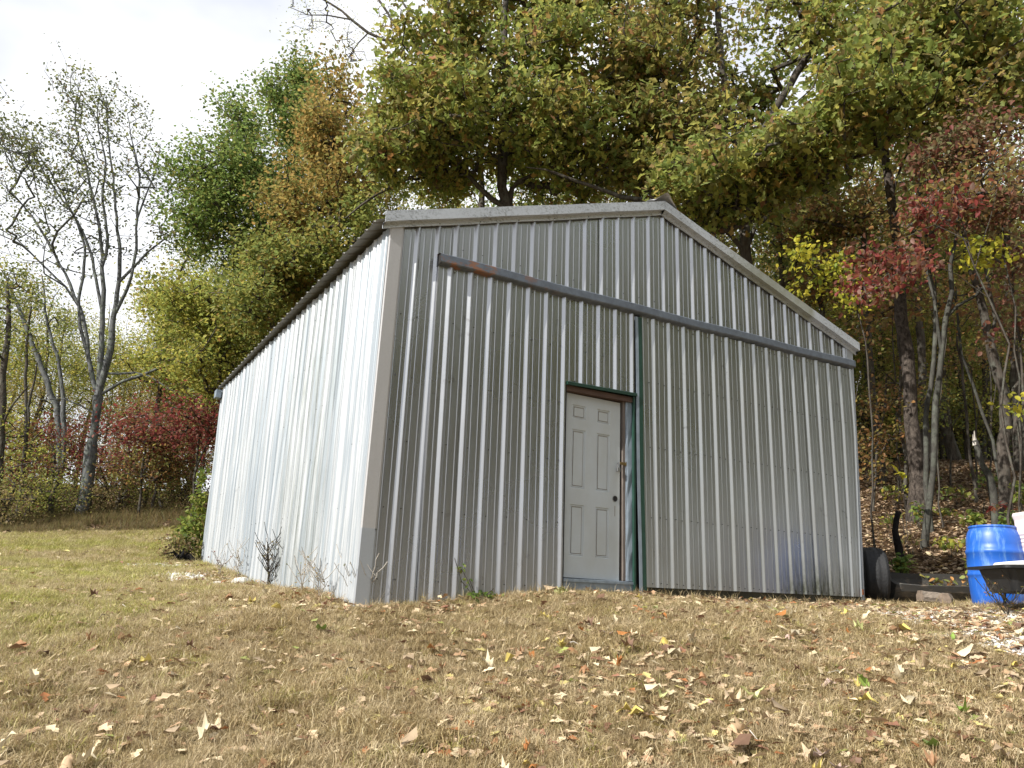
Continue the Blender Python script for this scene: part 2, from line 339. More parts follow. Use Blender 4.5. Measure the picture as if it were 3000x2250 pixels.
def fbm(x, y, s, seed=0):
    r = np.random.default_rng(seed); o = 0; a = 1.0
    for k in range(5):
        f = s * 1.9 ** k; th = r.uniform(0, 6.28, 4); ph = r.uniform(0, 6.28, 4)
        o = o + a * sum(np.sin(f * (x * np.cos(t) + y * np.sin(t)) + p) for t, p in zip(th, ph)) / 4; a *= 0.6
    return o / 1.6
GRAV = [(8.5, 1.5), (9.2, 3.0), (9.35, 4.1), (8.3, 4.45), (7.5, 4.35), (6.8, 4.25), (6.1, 4.2)]
def dist_path(u, w, pts):
    best = np.full(np.shape(u), 1e9)
    for (a, b), (c, d) in zip(pts[:-1], pts[1:]):
        dx, dy = c - a, d - b; t = np.clip(((u - a) * dx + (w - b) * dy) / (dx*dx + dy*dy), 0, 1)
        best = np.minimum(best, np.hypot(u - a - t * dx, w - b - t * dy))
    return best
def zones(x, y):
    u, w = uw(x, y); nn = fbm(x, y, 1.3, 3); n2 = fbm(x, y, 3.5, 5)
    grav = np.clip((0.50 + 0.38 * np.clip((w - 1.8) / 2.0, 0, 1) + 0.25 * nn + 0.22 * n2 - dist_path(u, w, GRAV)) / 0.25, 0, 1)
    # woodland floor: right of the shed and beyond, left beyond the lawn
    edge_r = np.where(w > 4.2, 11.3 - 0.28 * (w - 5.5), 1e3)
    wood_r = np.clip((u - edge_r + 0.5 * nn) / 0.7, 0, 1) * (w > 4.2)
    edge_l = 21.6 + 0.10 * (w + 9)
    wood_l = np.clip((u - edge_l + 0.7 * nn) / 1.3, 0, 1)
    wood = np.maximum(wood_r, wood_l)
    # gravelly bare patches at the far end of the lawn
    bare = np.zeros_like(u)
    for (a, b, ra, rb) in ((19.2, -7.6, .8, 1.5), (16.6, -5.9, .35, 1.3), (12.9, -5.3, .5, .5), (10.9, -4.3, .6, .45)):
        bare = np.maximum(bare, np.clip(1.3 - np.hypot((u - a) / ra, (w - b) / rb) + 0.45 * n2, 0, 1))
    green = np.clip(1.25 - np.hypot((u - 16.2) / 2.2, (w + 9.3) / 3.4) + 0.5 * nn, 0, 1)
    green = np.maximum(green, 0.9 * np.clip(1.0 - np.hypot((u - 9.4) / 1.9, (w + 4.6) / 1.3) + 0.5 * nn, 0, 1))
    green = np.maximum(green, 0.45 * np.clip((-w * 0.8 + 0.25 * u - 4.0) / 3 + 0.6 * nn, 0, 1) * (u < 24) * (u > 6.5))
    green = np.maximum(green, 0.30 * np.clip(0.2 + 1.1 * n2, 0, 1) * (w < 1.5))
    return grav, wood, bare, green
# near sheet (fine) and far sheet share one mesh: rows of u from behind the camera to the horizon
us = np.concatenate([np.linspace(-400, -12, 12), np.linspace(-10, 2.6, 14), np.arange(2.8, 16, 0.11), np.arange(16, 34, 0.25), np.linspace(34.5, 70, 40), np.geomspace(75, 900, 14)])
ws = np.concatenate([-np.geomspace(900, 30, 14), np.arange(-28, -13, 0.5), np.arange(-13, 13, 0.13), np.arange(13, 28, 0.5), np.geomspace(29, 900, 14)])
U, Wd = np.meshgrid(us, ws, indexing='ij'); X, Y = xy(U, Wd); Z = gz(X, Y)
gr, wd_, ba, gn = zones(X, Y)
cols = np.stack([np.maximum(gr, ba * 0.9), wd_, gn], -1).reshape(-1, 3)
nu, nw = U.shape; idx = np.arange(nu * nw).reshape(nu, nw)
F = np.stack([idx[:-1, :-1], idx[:-1, 1:], idx[1:, 1:], idx[1:, :-1]], -1).reshape(-1, 4)[:, ::-1]
def ground_mat():
    m, t, b = new_mat('lawn_and_woodland_soil')
    at = N(t, 'ShaderNodeAttribute'); at.attribute_name = 'col'; sp = N(t, 'ShaderNodeSeparateColor'); t.links.new(at.outputs['Color'], sp.inputs[0])
    n1 = noise(t, 0.9, 6, 0.65, None, 'Position'); n2 = noise(t, 14, 6, 0.75, None, 'Position'); n3 = noise(t, 55, 4, 0.7, None, 'Position')
    dry = mixc(t, ramp(t, n2, [(0.3, 0.0), (0.7, 1.0)]), (0.15, 0.105, 0.06), (0.26, 0.195, 0.115))
    dry = mixc(t, ramp(t, n1, [(0.45, 0.0), (0.65, 0.5)]), dry, (0.13, 0.12, 0.05))
    grn = mixc(t, ramp(t, n2, [(0.3, 0.0), (0.7, 1.0)]), (0.10, 0.12, 0.035), (0.19, 0.19, 0.07))
    c = mixc(t, sp.outputs[2], dry, grn)
    lit = mixc(t, ramp(t, n3, [(0.35, 0.0), (0.65, 1.0)]), (0.055, 0.036, 0.022), (0.20, 0.135, 0.085))
    c = mixc(t, sp.outputs[1], c, lit)
    gv = mixc(t, ramp(t, n3, [(0.38, 0.0), (0.58, 1.0)]), (0.20, 0.17, 0.14), (0.62, 0.60, 0.58))
    c = mixc(t, ramp(t, sp.outputs[0], [(0.2, 0.0), (0.8, 1.0)]), c, gv)
    t.links.new(c, b.inputs['Base Color']); b.inputs['Roughness'].default_value = 0.95; b.inputs['Specular IOR Level'].default_value = 0.1
    bump(t, b, math_(t, 'ADD', n2, math_(t, 'MULTIPLY', n3, 0.5)), 0.8, 0.03); return m
ground = link('ground', np_mesh('ground', np.stack([X, Y, Z], -1).reshape(-1, 3), F, ground_mat(), cols, True))
tag(ground, 'sloping autumn lawn rising into a leaf strewn wood', kind='structure')

# ------------------------------------------------------------------ the shed
shed = empty('metal_shed', (0, 0, 0))
tag(shed, 'large silver ribbed metal pole shed with a white six panel door', 'shed')
S = 0.2286
RW = 6.7141
def top_z(x):          # underside line of the rake along the front wall
    return 3.571 + (4.700 - 3.571) * x / 3.45 if x < 3.45 else 4.700 - (4.700 - 3.585) * (x - 3.45) / (6.82 - 3.45)
def rib_profile(s0, s1, first, pitch=S, h=0.021, mh=.0035):
    pts = [(s0, 0.0)]
    k = math.floor((s0 - first) / pitch) - 1
    while first + k * pitch < s1 + 1:
        c = first + k * pitch
        pts += [(c-.040, 0), (c-.036, .002), (c-.012, h-.003), (c-.007, h), (c+.008, h), (c+.012, h-.003), (c+.026, .002), (c+.030, 0)]
        for m_ in (c + pitch/3, c + pitch*2/3): pts += [(m_-.011, 0), (m_-.006, mh), (m_+.006, mh), (m_+.011, 0)]
        k += 1
    out = [p for p in pts[1:] if s0 + .0005 < p[0] < s1 - .0005]
    def hat(s):
        q = sorted(pts[1:]); 
        for a, b in zip(q[:-1], q[1:]):
            if a[0] <= s <= b[0] and b[0] > a[0]: return a[1] + (b[1]-a[1]) * (s-a[0]) / (b[0]-a[0])
        return 0
    return [(s0, hat(s0))] + sorted(out) + [(s1, hat(s1))]
def sheet(name, parent, s0, s1, first, P, zb, zt, mat, rows=7, seed=0, amp=0.0008, h=.025, mh=.0035):
    """P(s, z, out) -> world point; zb, zt functions of s"""
    prof = rib_profile(s0, s1, first, S, h, mh); r = random.Random(5); ph = [r.uniform(0, 6) for _ in range(4)]
    V = []; tl = random.Random(seed * 7 + 1).uniform(-.007, .007); t2 = random.Random(seed * 5 + 2).uniform(-.0012, .0012)
    for s, h in prof:
        a, b = zb(s), zt(s)
        for j in range(rows):
            z = a + (b - a) * j / (rows - 1)
            o = h + tl * (s - (s0 + s1)/2) + t2 * z + amp * (math.sin(s*9 + ph[0] + z*1.7) + math.sin(z*3.1 + ph[1] + s*4) + 0.7*math.sin(s*23 + ph[2]) ) 
            V.append(P(s, z, o))
    n = len(prof)
    Fc = [(i*rows+j, (i+1)*rows+j, (i+1)*rows+j+1, i*rows+j+1) for i in range(n-1) for j in range(rows-1)]
    me = bpy.data.meshes.new(name); me.from_pydata(V, [], Fc); me.materials.append(mat); me.update()
    return link(name, me, parent)
# front wall: one narrow full height strip at the left corner, gable sheets above the rail, right strip
F0 = lambda s, z, o: (s + 0.0145 * z * (1 if s < 1 else 0) * max(0, 1 - s), -o, z)
fz = lambda s: 3.22
x_first = 0.3057
sheet('wall_panel', shed, 0.116, 0.711, x_first, F0, lambda s: -0.15, top_z, M['front_metal'], 12, 1)
edges = [0.711, 1.626, 2.540, 3.454, 4.369, 5.283, 6.198, 6.715]
for i, (a, b) in enumerate(zip(edges[:-1], edges[1:])):
    sheet('wall_panel', shed, a, b, x_first, lambda s, z, o, d=(i % 2) * .0016: (s, -o - d, z), fz, top_z, M['front_metal'], 6, 10 + i)
# left long wall
def SL(s, z, o):
    lean = 0.0152 * z * max(0, 1 - s / 7.93) - 0.012 * z * max(0, s / 7.93)
    return (-o + lean + 0.018 * s / 7.93, s, z)
sb = lambda s: -0.14 + 0.066 * s
se = [0.02, 0.805, 1.719, 2.634, 3.548, 4.463, 5.377, 6.291, 7.206, 7.93]
for i, (a, b) in enumerate(zip(se[:-1], se[1:])):
    sheet('side_panel', shed, a, b, 0.17, lambda s, z, o, d=.009 - i * .001: SL(s, z, o + d), sb, lambda s: 3.575, M['side_metal'], 14, 30 + i, 0.0032 if i else 0.0022, .026 if i else .014, .010 if i else .004)
# right wall and back wall
for i in range(8):
    a, b = i * 0.9913, (i + 1) * 0.9913
    sheet('side_panel', shed, a, b, 0.17, lambda s, z, o: (6.80 + o - 0.175 * (1 - min(1, max(0, z / 3.6)) ** .75) * max(0, 1 - s / 6), s, z), lambda s: 0.0 + 0.1*s, lambda s: 3.58, M['front_metal'], 4, 50 + i)
for i in range(7):
    a, b = i * 6.78 / 7, (i + 1) * 6.78 / 7
    sheet('wall_panel', shed, a, b, x_first, lambda s, z, o: (s, 7.93 + o, z), lambda s: 0.2, top_z, M['front_metal'], 4, 60 + i)
# roof: seven long sheets a side, ribs run down the slope
def roofL(s, q, o):    # q 0 at the eave .. 1 at the ridge
    x = -0.11 + (3.45 + 0.11) * q; z = 3.592 + 0.0 + (4.785 - 3.585) * q
    return (x - o * 0.318, s, z + o * 0.948)
def roofR(s, q, o):
    x = 6.93 - (6.93 - 3.45) * q; z = 3.600 + (4.785 - 3.600) * q
    return (x + o * 0.322, s, z + o * 0.947)
for side, fn in (('L', roofL), ('R', roofR)):
    for i in range(9):
        a, b = -0.045 + i * 0.899, -0.045 + (i + 1) * 0.899
        sheet('roof_panel', shed, a, b, 0.07, lambda s, z, o, d=(i % 2) * .002, fn=fn: fn(s, z, o + d), lambda s: 0.0, lambda s: 1.0, M['roof_metal'], 5, 80 + i)
MB().box((-0.15, 7.84, 3.40), (-0.05, 8.0, 3.545)).build('gutter_end', M['galv'], shed, bevel=0.01)
# corner trims
lean = lambda x, z: x + 0.0152 * z
def corner_piece(name, z0, z1, mat, off):
    mb = MB(); n = 8
    prof = [(-.012-off, .022), (-.012-off, -.026-off), (.108, -.026-off), (.113, -.010), (.128, -.010), (.128, -.005), (.108, -.005), (.102, -.020), (-.006, -.020), (-.006, .022)]
    V = []
    for k in range(n):
        z = z0 + (z1 - z0) * k / (n - 1)
        V += [(lean(a, z), b, z) for a, b in prof]
    m_ = len(prof)
    mb.add(V, [(k*m_+i, k*m_+(i+1) % m_, (k+1)*m_+(i+1) % m_, (k+1)*m_+i) for k in range(n-1) for i in range(m_)] + [tuple(range(m_))[::-1], tuple((n-1)*m_+i for i in range(m_))])
    return mb.build(name, mat, shed)
corner_piece('corner_trim', 0.636, 3.60, M['trim'], 0.0)
o = corner_piece('corner_trim', -0.15, 0.650, M['trim_blue'], 0.003); o['label'] = 'paler short lower piece of corner trim'
mb = MB()
RC = lambda z: -0.175 * (1 - min(1, max(0, z / 3.6)) ** .75)
V = []
for k in range(12):
    z = 0.12 + (3.62 - 0.12) * k / 11; V += [(x + RC(z), y, z) for x, y in ((6.70, -.012), (6.72, -.028), (6.842, -.028), (6.842, .10), (6.834, .10), (6.834, -.02), (6.72, -.02))]
mb.add(V, [(k*7+i, k*7+(i+1) % 7, (k+1)*7+(i+1) % 7, (k+1)*7+i) for k in range(11) for i in range(7)] + [tuple(range(7))[::-1], tuple(range(77, 84))])
mb.build('corner_trim', M['trim_blue'], shed)
# rake trims: upper fascia, soffit step, lower lip against the wall
def rake(p0, p1, name, ends=(0, 0)):
    prof = [(0.0, 0.000), (-0.075, 0.000), (-0.078, 0.110), (0.02, 0.118), (0.02, 0.110), (-0.070, 0.102), (-0.067, 0.008), (-0.014, 0.006), (-0.014, -0.048), (0.0, -0.048)]
    n = 14; V = []; m_ = len(prof)
    for k in range(n):
        t = k / (n - 1); px = p0[0] + (p1[0]-p0[0])*t; pz = p0[1] + (p1[1]-p0[1])*t
        w = 0.003 * math.sin(t * 19 + p0[0]) 
        for a, b in prof: V.append((px, a - 0.024 + w * (a < -.05), pz + b + w))
    mb = MB().add(V, [(k*m_+i, k*m_+(i+1) % m_, (k+1)*m_+(i+1) % m_, (k+1)*m_+i) for k in range(n-1) for i in range(m_)] + [tuple(range(m_))[::-1], tuple((n-1)*m_+i for i in range(m_))])
    return mb.build(name, M['rake'], shed)
rake((-0.05, 3.560), (3.452, 4.705), 'rake_trim')
rake((3.458, 4.705), (6.90, 3.565), 'rake_trim')
# ridge cap with its front end curled up
mb = MB(); V = []
prof = [(-.22, -.055), (-.15, -.024), (-.09, .004), (-.045, .030), (0, .040), (.045, .030), (.09, .004), (.15, -.024), (.22, -.055)]
ys = [-.155, -.11, -.05, .1, 2.6, 5.2, 7.97]
for k, y in enumerate(ys):
    c = 1.0 if k > 2 else (1.18, 1.1, 1.04)[k]
    for a, b in prof: V.append((3.455 + a * (0.80 if k < 2 else 1), y + (0.05 * abs(a) / .2 if k == 0 else 0), 4.840 + b * (1.25 if k < 2 else 1.0) + (0.014 if k == 0 else 0)))
m_ = len(prof)
mb.add(V, [(k*m_+i, k*m_+i+1, (k+1)*m_+i+1, (k+1)*m_+i) for k in range(len(ys)-1) for i in range(m_-1)])
mb.build('ridge_cap', M['trim'], shed)
# door rail (box track with sloping hood)
mb = MB(); prof = [(0, .105), (-.075, .092), (-.098, .075), (-.100, .0), (-.092, -.012), (-.03, -.030), (0, -.030)]
V = []; n = 18
for k in range(n):
    t = k / (n-1); x = 0.545 + (6.76 - 0.545) * t; z = 3.292 + 0.012 * t + 0.006 * math.sin(t * 21)
    for a, b in prof: V.append((x, a - 0.022, z + b))
m_ = len(prof)
mb.add(V, [(k*m_+i, k*m_+(i+1) % m_, (k+1)*m_+(i+1) % m_, (k+1)*m_+i) for k in range(n-1) for i in range(m_)] + [tuple((n-1)*m_+i for i in range(m_))])
mb.build('door_rail', M['rail'], shed)
mb = MB().box((0.552, -.108, 3.275), (0.566, -.03, 3.375)).box((0.56, -.095, 3.30), (0.63, -.05, 3.35)); mb.build('rail_bracket', M['screw'], shed)

# left sliding door: sheets, and the walk door opening in it
D = -0.055
ld = MB()
for bx in (((0.60, -.045, .0), (0.69, -.028, 3.26)), ((0.60, -.045, 3.15), (3.0, -.028, 3.25)), ((2.03, -.045, .0), (2.085, -.028, 3.2))): ld.box(*bx)
left_door = ld.build('sliding_door', M['wood'], shed)
lz = lambda s: -0.12 + 0.09 * s
MB().box((0.552, -.062, -.12), (0.563, -.002, 3.27)).build('door_edge', M['front_metal'], left_door)
PD = lambda s, z, o: (s, D - o, z)
for i, (a, b) in enumerate(((0.565, 0.871), (0.871, 1.786), (1.786, 2.088))):
    sheet('door_panel', left_door, a, b, 0.6942, lambda s, z, o, d=(i % 2)*.002: (s, D - o - d, z), lz, lambda s: 3.27, M['front_metal'], 16, 100 + i)
sheet('door_panel', left_door, 2.088, 2.996, 0.6942 - 0.002, lambda s, z, o: (s, D - o - .001, z), lambda s: 2.325, lambda s: 3.27, M['front_metal'], 8, 104)
# frame of the opening
MB().prism([(0, 0), (-.035, -.004), (-.037, .028), (-.033, .032), (0, .034)], (2.088, -.062, 2.292), (3.012, -.062, 2.306), (0, 1, 0), (0, 0, 1)).build('drip_edge', M['green'], shed)
MB().box((2.095, -.062, 2.235), (2.995, .07, 2.290)).build('door_head', M['redwood'], shed)
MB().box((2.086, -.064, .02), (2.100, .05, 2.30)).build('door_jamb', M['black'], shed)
MB().box((2.872, -.020, .315), (2.908, .080, 2.235)).build('door_jamb', M['wood'], shed, bevel=.003)
mb = MB(); V = []
for k in range(12):
    z = .315 + (2.235 - .315) * k / 11; w = 0.004 * math.sin(k * 2.3)
    V += [(2.906 + w, -.026, z), (2.930, -.036 - w, z), (2.985, -.040 + w, z), (2.985, -.028, z), (2.906, -.014, z)]
mb.add(V, [(k*5+i, k*5+(i+1) % 5, (k+1)*5+(i+1) % 5, (k+1)*5+i) for k in range(11) for i in range(5)]); mb.build('jamb_flashing', M['galv'], shed)
MB().box((2.102, -.052, -.02), (2.99, -.030, .280)).build('sill_face', M['galv'], shed)
MB().prism([(-.065, .280), (-.065, .306), (.07, .322), (.07, .282)], (2.102, 0, 0), (2.992, 0, 0), (0, 1, 0), (0, 0, 1)).build('door_sill', M['galv'], shed)
MB().box((2.975, -.078, -.02), (2.998, -.046, 2.30)).build('edge_trim', M['green'], shed)
MB().box((2.97, .00, -.02), (3.20, .02, 3.25)).build('gap_shade_sheet', M['black'], shed)  # black sheet painting in the interior shade behind the door gap
# leaning edge strips of the right sliding door
def strip(name, xt, xb, w, y, mat, zt=3.245, zb=.02, par=None):
    mb = MB(); V = []; n = 14
    for k in range(n):
        t = k / (n-1); z = zt + (zb - zt) * t; bow = t ** 1.35
        x = xt + (xb - xt) * bow + 0.004 * math.sin(t * 9)
        V += [(x, y, z), (x + w, y - .004, z), (x + w, y + .012, z), (x, y + .012, z)]
    mb.add(V, [(k*4+i, k*4+(i+1) % 4, (k+1)*4+(i+1) % 4, (k+1)*4+i) for k in range(n-1) for i in range(4)] + [(3, 2, 1, 0), ((n-1)*4, (n-1)*4+1, (n-1)*4+2, (n-1)*4+3)])
    return mb.build(name, mat, par)
rd = MB().box((3.2, -.045, 3.12), (6.65, -.03, 3.22)).box((3.2, -.045, .35), (6.6, -.03, .45)).box((3.2, -.045, 1.7), (6.6, -.03, 1.8))
right_door = rd.build('sliding_door', M['wood'], shed)
strip('edge_flashing', 3.008, 3.046, .036, -.078, M['galv'], par=right_door)
strip('edge_strip', 3.046, 3.084, .048, -.082, M['green'], par=right_door)
rz0 = lambda s: 0.262 + 0.004 * (s - 3.1)
def PR(s, z, o):        # bottom right corner of this door is bent inwards
    k = max(0.0, (s - 6.2) / 0.4); bend = -0.115 * k * max(0, 1 - z / 2.4)
    lft = 0.05 * max(0, 1 - (s - 3.1) / 0.3) * (1 - z / 3.25)
    return (s + bend + lft, D - .004 - o, z)
for i, (a, b) in enumerate(((3.085, 3.9235), (3.9235, 4.838), (4.838, 5.752), (5.752, 6.70))):
    sheet('door_panel', right_door, a, b, 3.7465 - 2*S, lambda s, z, o, d=(i % 2)*.002: PR(s, z, o + d), rz0, lambda s: 3.27, M['door_metal'], 16, 120 + i)
mb = MB(); V = []
for k in range(12):
    z = .262 + (3.25 - .262) * k / 11; x = 6.70 - 0.115 * max(0, 1 - z / 2.4)
    V += [(x, D - .008, z), (x + .018, D - .010, z), (x + .018, D + .03, z), (x, D + .03, z)]
mb.add(V, [(k*4+i, k*4+(i+1) % 4, (k+1)*4+(i+1) % 4, (k+1)*4+i) for k in range(11) for i in range(4)]); mb.build('edge_strip', M['galv'], right_door)
MB().box((3.15, -.052, .0), (6.60, -.018, .275)).build('skirt_board', M['mossboard'], shed)
MB().box((6.575, -.072, .10), (6.61, -.053, .26)).build('door_guide', M['galv'], shed)
MB().box((6.575, -.093, .30), (6.60, -.086, .37)).build('rust_plate', simple('rust', (0.24, 0.09, 0.035), 0.9, 0, 0.4, 30), shed)

# walk door (six raised panels), hasp, padlock, knob hole
Md = Matrix.Translation(Vector((2.082, 0.0, 0.322))) @ Matrix.Rotation(R_(0.55), 4, 'Y')
DW, DH, DT = 0.752, 1.905, 0.044
px = [(0.0, .118, .292), (.0, .470, .645)]
rects = []
for (x0, x1) in ((.120, .295), (.440, .615)):
    for (z0, z1) in ((.215, .735), (.905, 1.525), (1.640, 1.790)): rects.append((x0, x1, z0, z1))
mb = MB()
xs = sorted({0, DW, *[r[0] for r in rects], *[r[1] for r in rects]}); zs = sorted({0, DH, *[r[2] for r in rects], *[r[3] for r in rects]})
inside = lambda x, z: any(r[0] < x < r[1] and r[2] < z < r[3] for r in rects)
gv = {}; V = []
def vid(x, y, z):
    k = (round(x, 5), round(y, 5), round(z, 5))
    if k not in gv: gv[k] = len(V); V.append(k)
    return gv[k]
Fd = []
for a, b in zip(xs[:-1], xs[1:]):
    for c, d in zip(zs[:-1], zs[1:]):
        if not inside((a+b)/2, (c+d)/2): Fd.append((vid(a, 0, c), vid(b, 0, c), vid(b, 0, d), vid(a, 0, d)))
for (x0, x1, z0, z1) in rects:       # moulded recess round each panel
    rings = [(0, 0), (.008, .009), (.016, .004), (.024, .012)]
    for (i0, y0), (i1, y1) in zip(rings[:-1], rings[1:]):
        o_ = [(x0+i0, y0, z0+i0), (x1-i0, y0, z0+i0), (x1-i0, y0, z1-i0), (x0+i0, y0, z1-i0)]; n_ = [(x0+i1, y1, z0+i1), (x1-i1, y1, z0+i1), (x1-i1, y1, z1-i1), (x0+i1, y1, z1-i1)]
        for i in range(4): Fd.append((vid(*o_[i]), vid(*o_[(i+1) % 4]), vid(*n_[(i+1) % 4]), vid(*n_[i])))
    Fd.append((vid(x0+.024, .012, z0+.024), vid(x1-.024, .012, z0+.024), vid(x1-.024, .012, z1-.024), vid(x0+.024, .012, z1-.024)))
Fd += [(vid(0, 0, 0), vid(0, 0, DH), vid(0, DT, DH), vid(0, DT, 0)), (vid(DW, 0, 0), vid(DW, DT, 0), vid(DW, DT, DH), vid(DW, 0, DH)),
       (vid(0, 0, DH), vid(DW, 0, DH), vid(DW, DT, DH), vid(0, DT, DH)), (vid(0, DT, 0), vid(0, DT, DH), vid(DW, DT, DH), vid(DW, DT, 0))]
mb.add([Md @ Vector(v) for v in V], Fd); walk = mb.build('walk_door', M['door'], shed); walk['label'] = 'dirty white six panel door standing slightly ajar'
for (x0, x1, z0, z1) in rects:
    g = MB().box((x0+.0245, .0085, z0+.0245), (x1-.0245, .0115, z1-.0245), Md).build('panel_groove', M['groove'], walk)  # darker brown inset framing each raised panel
    i = .029
    MB().box((x0+i, .0065, z0+i), (x1-i, .012, z1-i), Md).build('raised_panel', M['door'], walk, bevel=.0015)
kc = Vector((DW - .060, 0, .845))
MB().lathe([(.030, -.004), (.034, -.004), (.036, .0), (.030, .0), (.030, .004)], 20, Md @ Matrix.Translation(kc) @ Matrix.Rotation(R_(90), 4, 'X') @ Matrix.Scale(-1, 4, (0, 0, 1)), True).build('knob_ring', M['steel'], walk, True)
MB().lathe([(0.0001, .0035), (.0295, .0035)], 16, Md @ Matrix.Translation(kc) @ Matrix.Rotation(R_(90), 4, 'X')).build('knob_hole_shade', M['black'], walk)  # flat black disc stands in for the shade inside the hole
MB().box((DW-.064, -.0015, .66), (DW-.058, .0, .77), Md).build('grime_streak', M['groove'], walk)
MB().box((DW-.018, -.028, 1.215), (DW+.075, -.022, 1.245), Md).box((DW+.06, -.03, 1.205), (DW+.068, .0, 1.255), Md).build('hasp', M['brass'], walk)
st_ = [Vector((DW-.04, -.022, 1.23)), Vector((DW-.055, -.030, 1.225)), Vector((DW-.060, -.032, 1.205)), Vector((DW-.052, -.030, 1.175)), Vector((DW-.034, -.028, 1.165)), Vector((DW-.022, -.026, 1.185)), Vector((DW-.022, -.022, 1.225))]
lock = MB().tube([Md @ v for v in st_], [.0045]*7, 8).build('padlock_shackle', M['steel'], walk, True)
MB().box((DW-.062, -.045, 1.135), (DW-.024, -.022, 1.178), Md).build('padlock_body', M['steel'], walk, bevel=.004)
# screw heads (too small to pick apart): one part per wall
def screws(pts, nrm, parent, name='screw_heads'):
    V = []; Fs = []
    nv = Vector(nrm); a = nv.cross(Vector((0, 0, 1))).normalized(); b = nv.cross(a)
    for p in pts:
        b0 = len(V); p = Vector(p)
        for rr, h in ((.0062, 0), (.0062, .002), (.0045, .003), (.004, .006)):
            V += [p + nv*h + (a*math.cos(j*math.pi/3) + b*math.sin(j*math.pi/3)) * rr for j in range(6)]
        for k in range(3): Fs += [(b0+k*6+j, b0+k*6+(j+1) % 6, b0+(k+1)*6+(j+1) % 6, b0+(k+1)*6+j) for j in range(6)]
        Fs.append(tuple(b0+18+j for j in range(6)))
    me = bpy.data.meshes.new(name); me.from_pydata([tuple(v) for v in V], [], Fs); me.materials.append(M['screw']); me.update()
    o = link(name, me, parent); o['kind'] = 'stuff'; return o
sp_ = []
for z in (.22, .85, 1.47, 2.09, 2.70):
    sp_ += [(x_first + .04 + 0.0145*z, -.004, z), (x_first - .13 + 0.0145*z, -.004, z), (x_first + S + .04, -.004, z)]
sp_ += [(x_first + i*S + .075 + rnd.uniform(-.006, .006), -.006, 3.52) for i in range(2, 28)]
sp_ += [(x_first + i*S + .012, -.038, top_z(x_first + i*S) - .022) for i in range(1, 29, 2)]
screws(sp_, (0, -1, 0), shed)
sp_ = []
for z in (.22, .85, 1.48, 2.09, 2.70):
    for i in range(7):
        if i < 6 or z > 2.4 or True: sp_.append((.6942 + i*S + .052 - (i == 6)*.10, D - .004, z + rnd.uniform(-.01, .01)))
    if z > 2.4: sp_ += [(.6942 + i*S + .052, D - .005, z) for i in range(7, 10)]
sp_ += [(.6942 + i*S + .04, D - .004, 3.23) for i in range(0, 10)] + [(2.2 + i*.2286, D - .005, 2.345) for i in range(4)]
screws(sp_, (0, -1, 0), left_door)
sp_ = []
for z in (.30, .99, 1.76, 2.50, 3.21):
    for i in range(-2, 13): 
        x = 3.7465 + i*S; sp_ += [(*PR(x - .09, z, .005)[:2], z), (*PR(x + .05, z + .008, .005)[:2], z + .008)]
screws(sp_, (0, -1, 0), right_door)
sp_ = []
for z0, sl in ((.20, .030), (.862, .020), (1.467, .018), (2.05, .016), (2.66, .014), (3.25, .01)):
    for k in range(34):
        y = .28 + k*.2286; z = z0 + sl * y + (.045*y if z0 < .3 else 0)
        sp_.append(SL(y, z, .004))
screws(sp_, (-1, 0, 0), shed)

# ------------------------------------------------------------------ leaves and foliage
def leaf_tmpl(kind):
    """returns verts (n,3) of a unit-length leaf along +x and quads/tris"""
    if kind == 'oak':
        t = np.array([0, .14, .28, .42, .56, .70, .84, 1.0]); w = np.array([.02, .15, .09, .27, .13, .34, .14, .02])
    elif kind == 'oak_lo':
        t = np.array([0, .25, .45, .65, .82, 1.0]); w = np.array([.03, .20, .12, .34, .17, .02])
    elif kind == 'oval':
        t = np.array([0, .2, .55, .85, 1.0]); w = np.array([.02, .24, .34, .16, .01])
    elif kind == 'far':
        t = np.array([0, .5, 1.0]); w = np.array([.03, .32, .03])
    n = len(t); V = np.zeros((n, 3, 3)); zc = -.18 * t ** 2
    if kind == 'far': V = np.array([[0, 0, 0], [.45, .34, .06], [1, 0, -.15], [.45, -.34, .06]]).reshape(-1, 3); F = [(0, 1, 2, 3)]; return V, np.array(F)
    if kind in ('oval', 'oak_lo'):       # two half blades folded along the midrib
        up = np.stack([t - .10*w, w, zc + .16*w], -1); dn = up * np.array([1, -1, 1]); up[0] = dn[0] = (0, 0, 0); up[-1] = dn[-1] = (1, 0, -.18)
        V = np.concatenate([up, dn[1:-1]]); F = np.array([tuple(range(n)), (n-1,) + tuple(range(2*n-3, n-1, -1)) + (0,)]); return V, F
    V[:, 0] = np.stack([t - .10*w, w, zc + .16*w], -1); V[:, 1] = np.stack([t, 0*t, zc - .05*np.sin(np.pi*t)], -1); V[:, 2] = np.stack([t - .10*w, -w, zc + .16*w], -1)
    F = [(i*3+a, i*3+a+1, (i+1)*3+a+1, (i+1)*3+a) for i in range(n-1) for a in (0, 1)]
    return V.reshape(-1, 3), np.array(F)
TM = {k: leaf_tmpl(k) for k in ('oak', 'oak_lo', 'oval', 'far')}
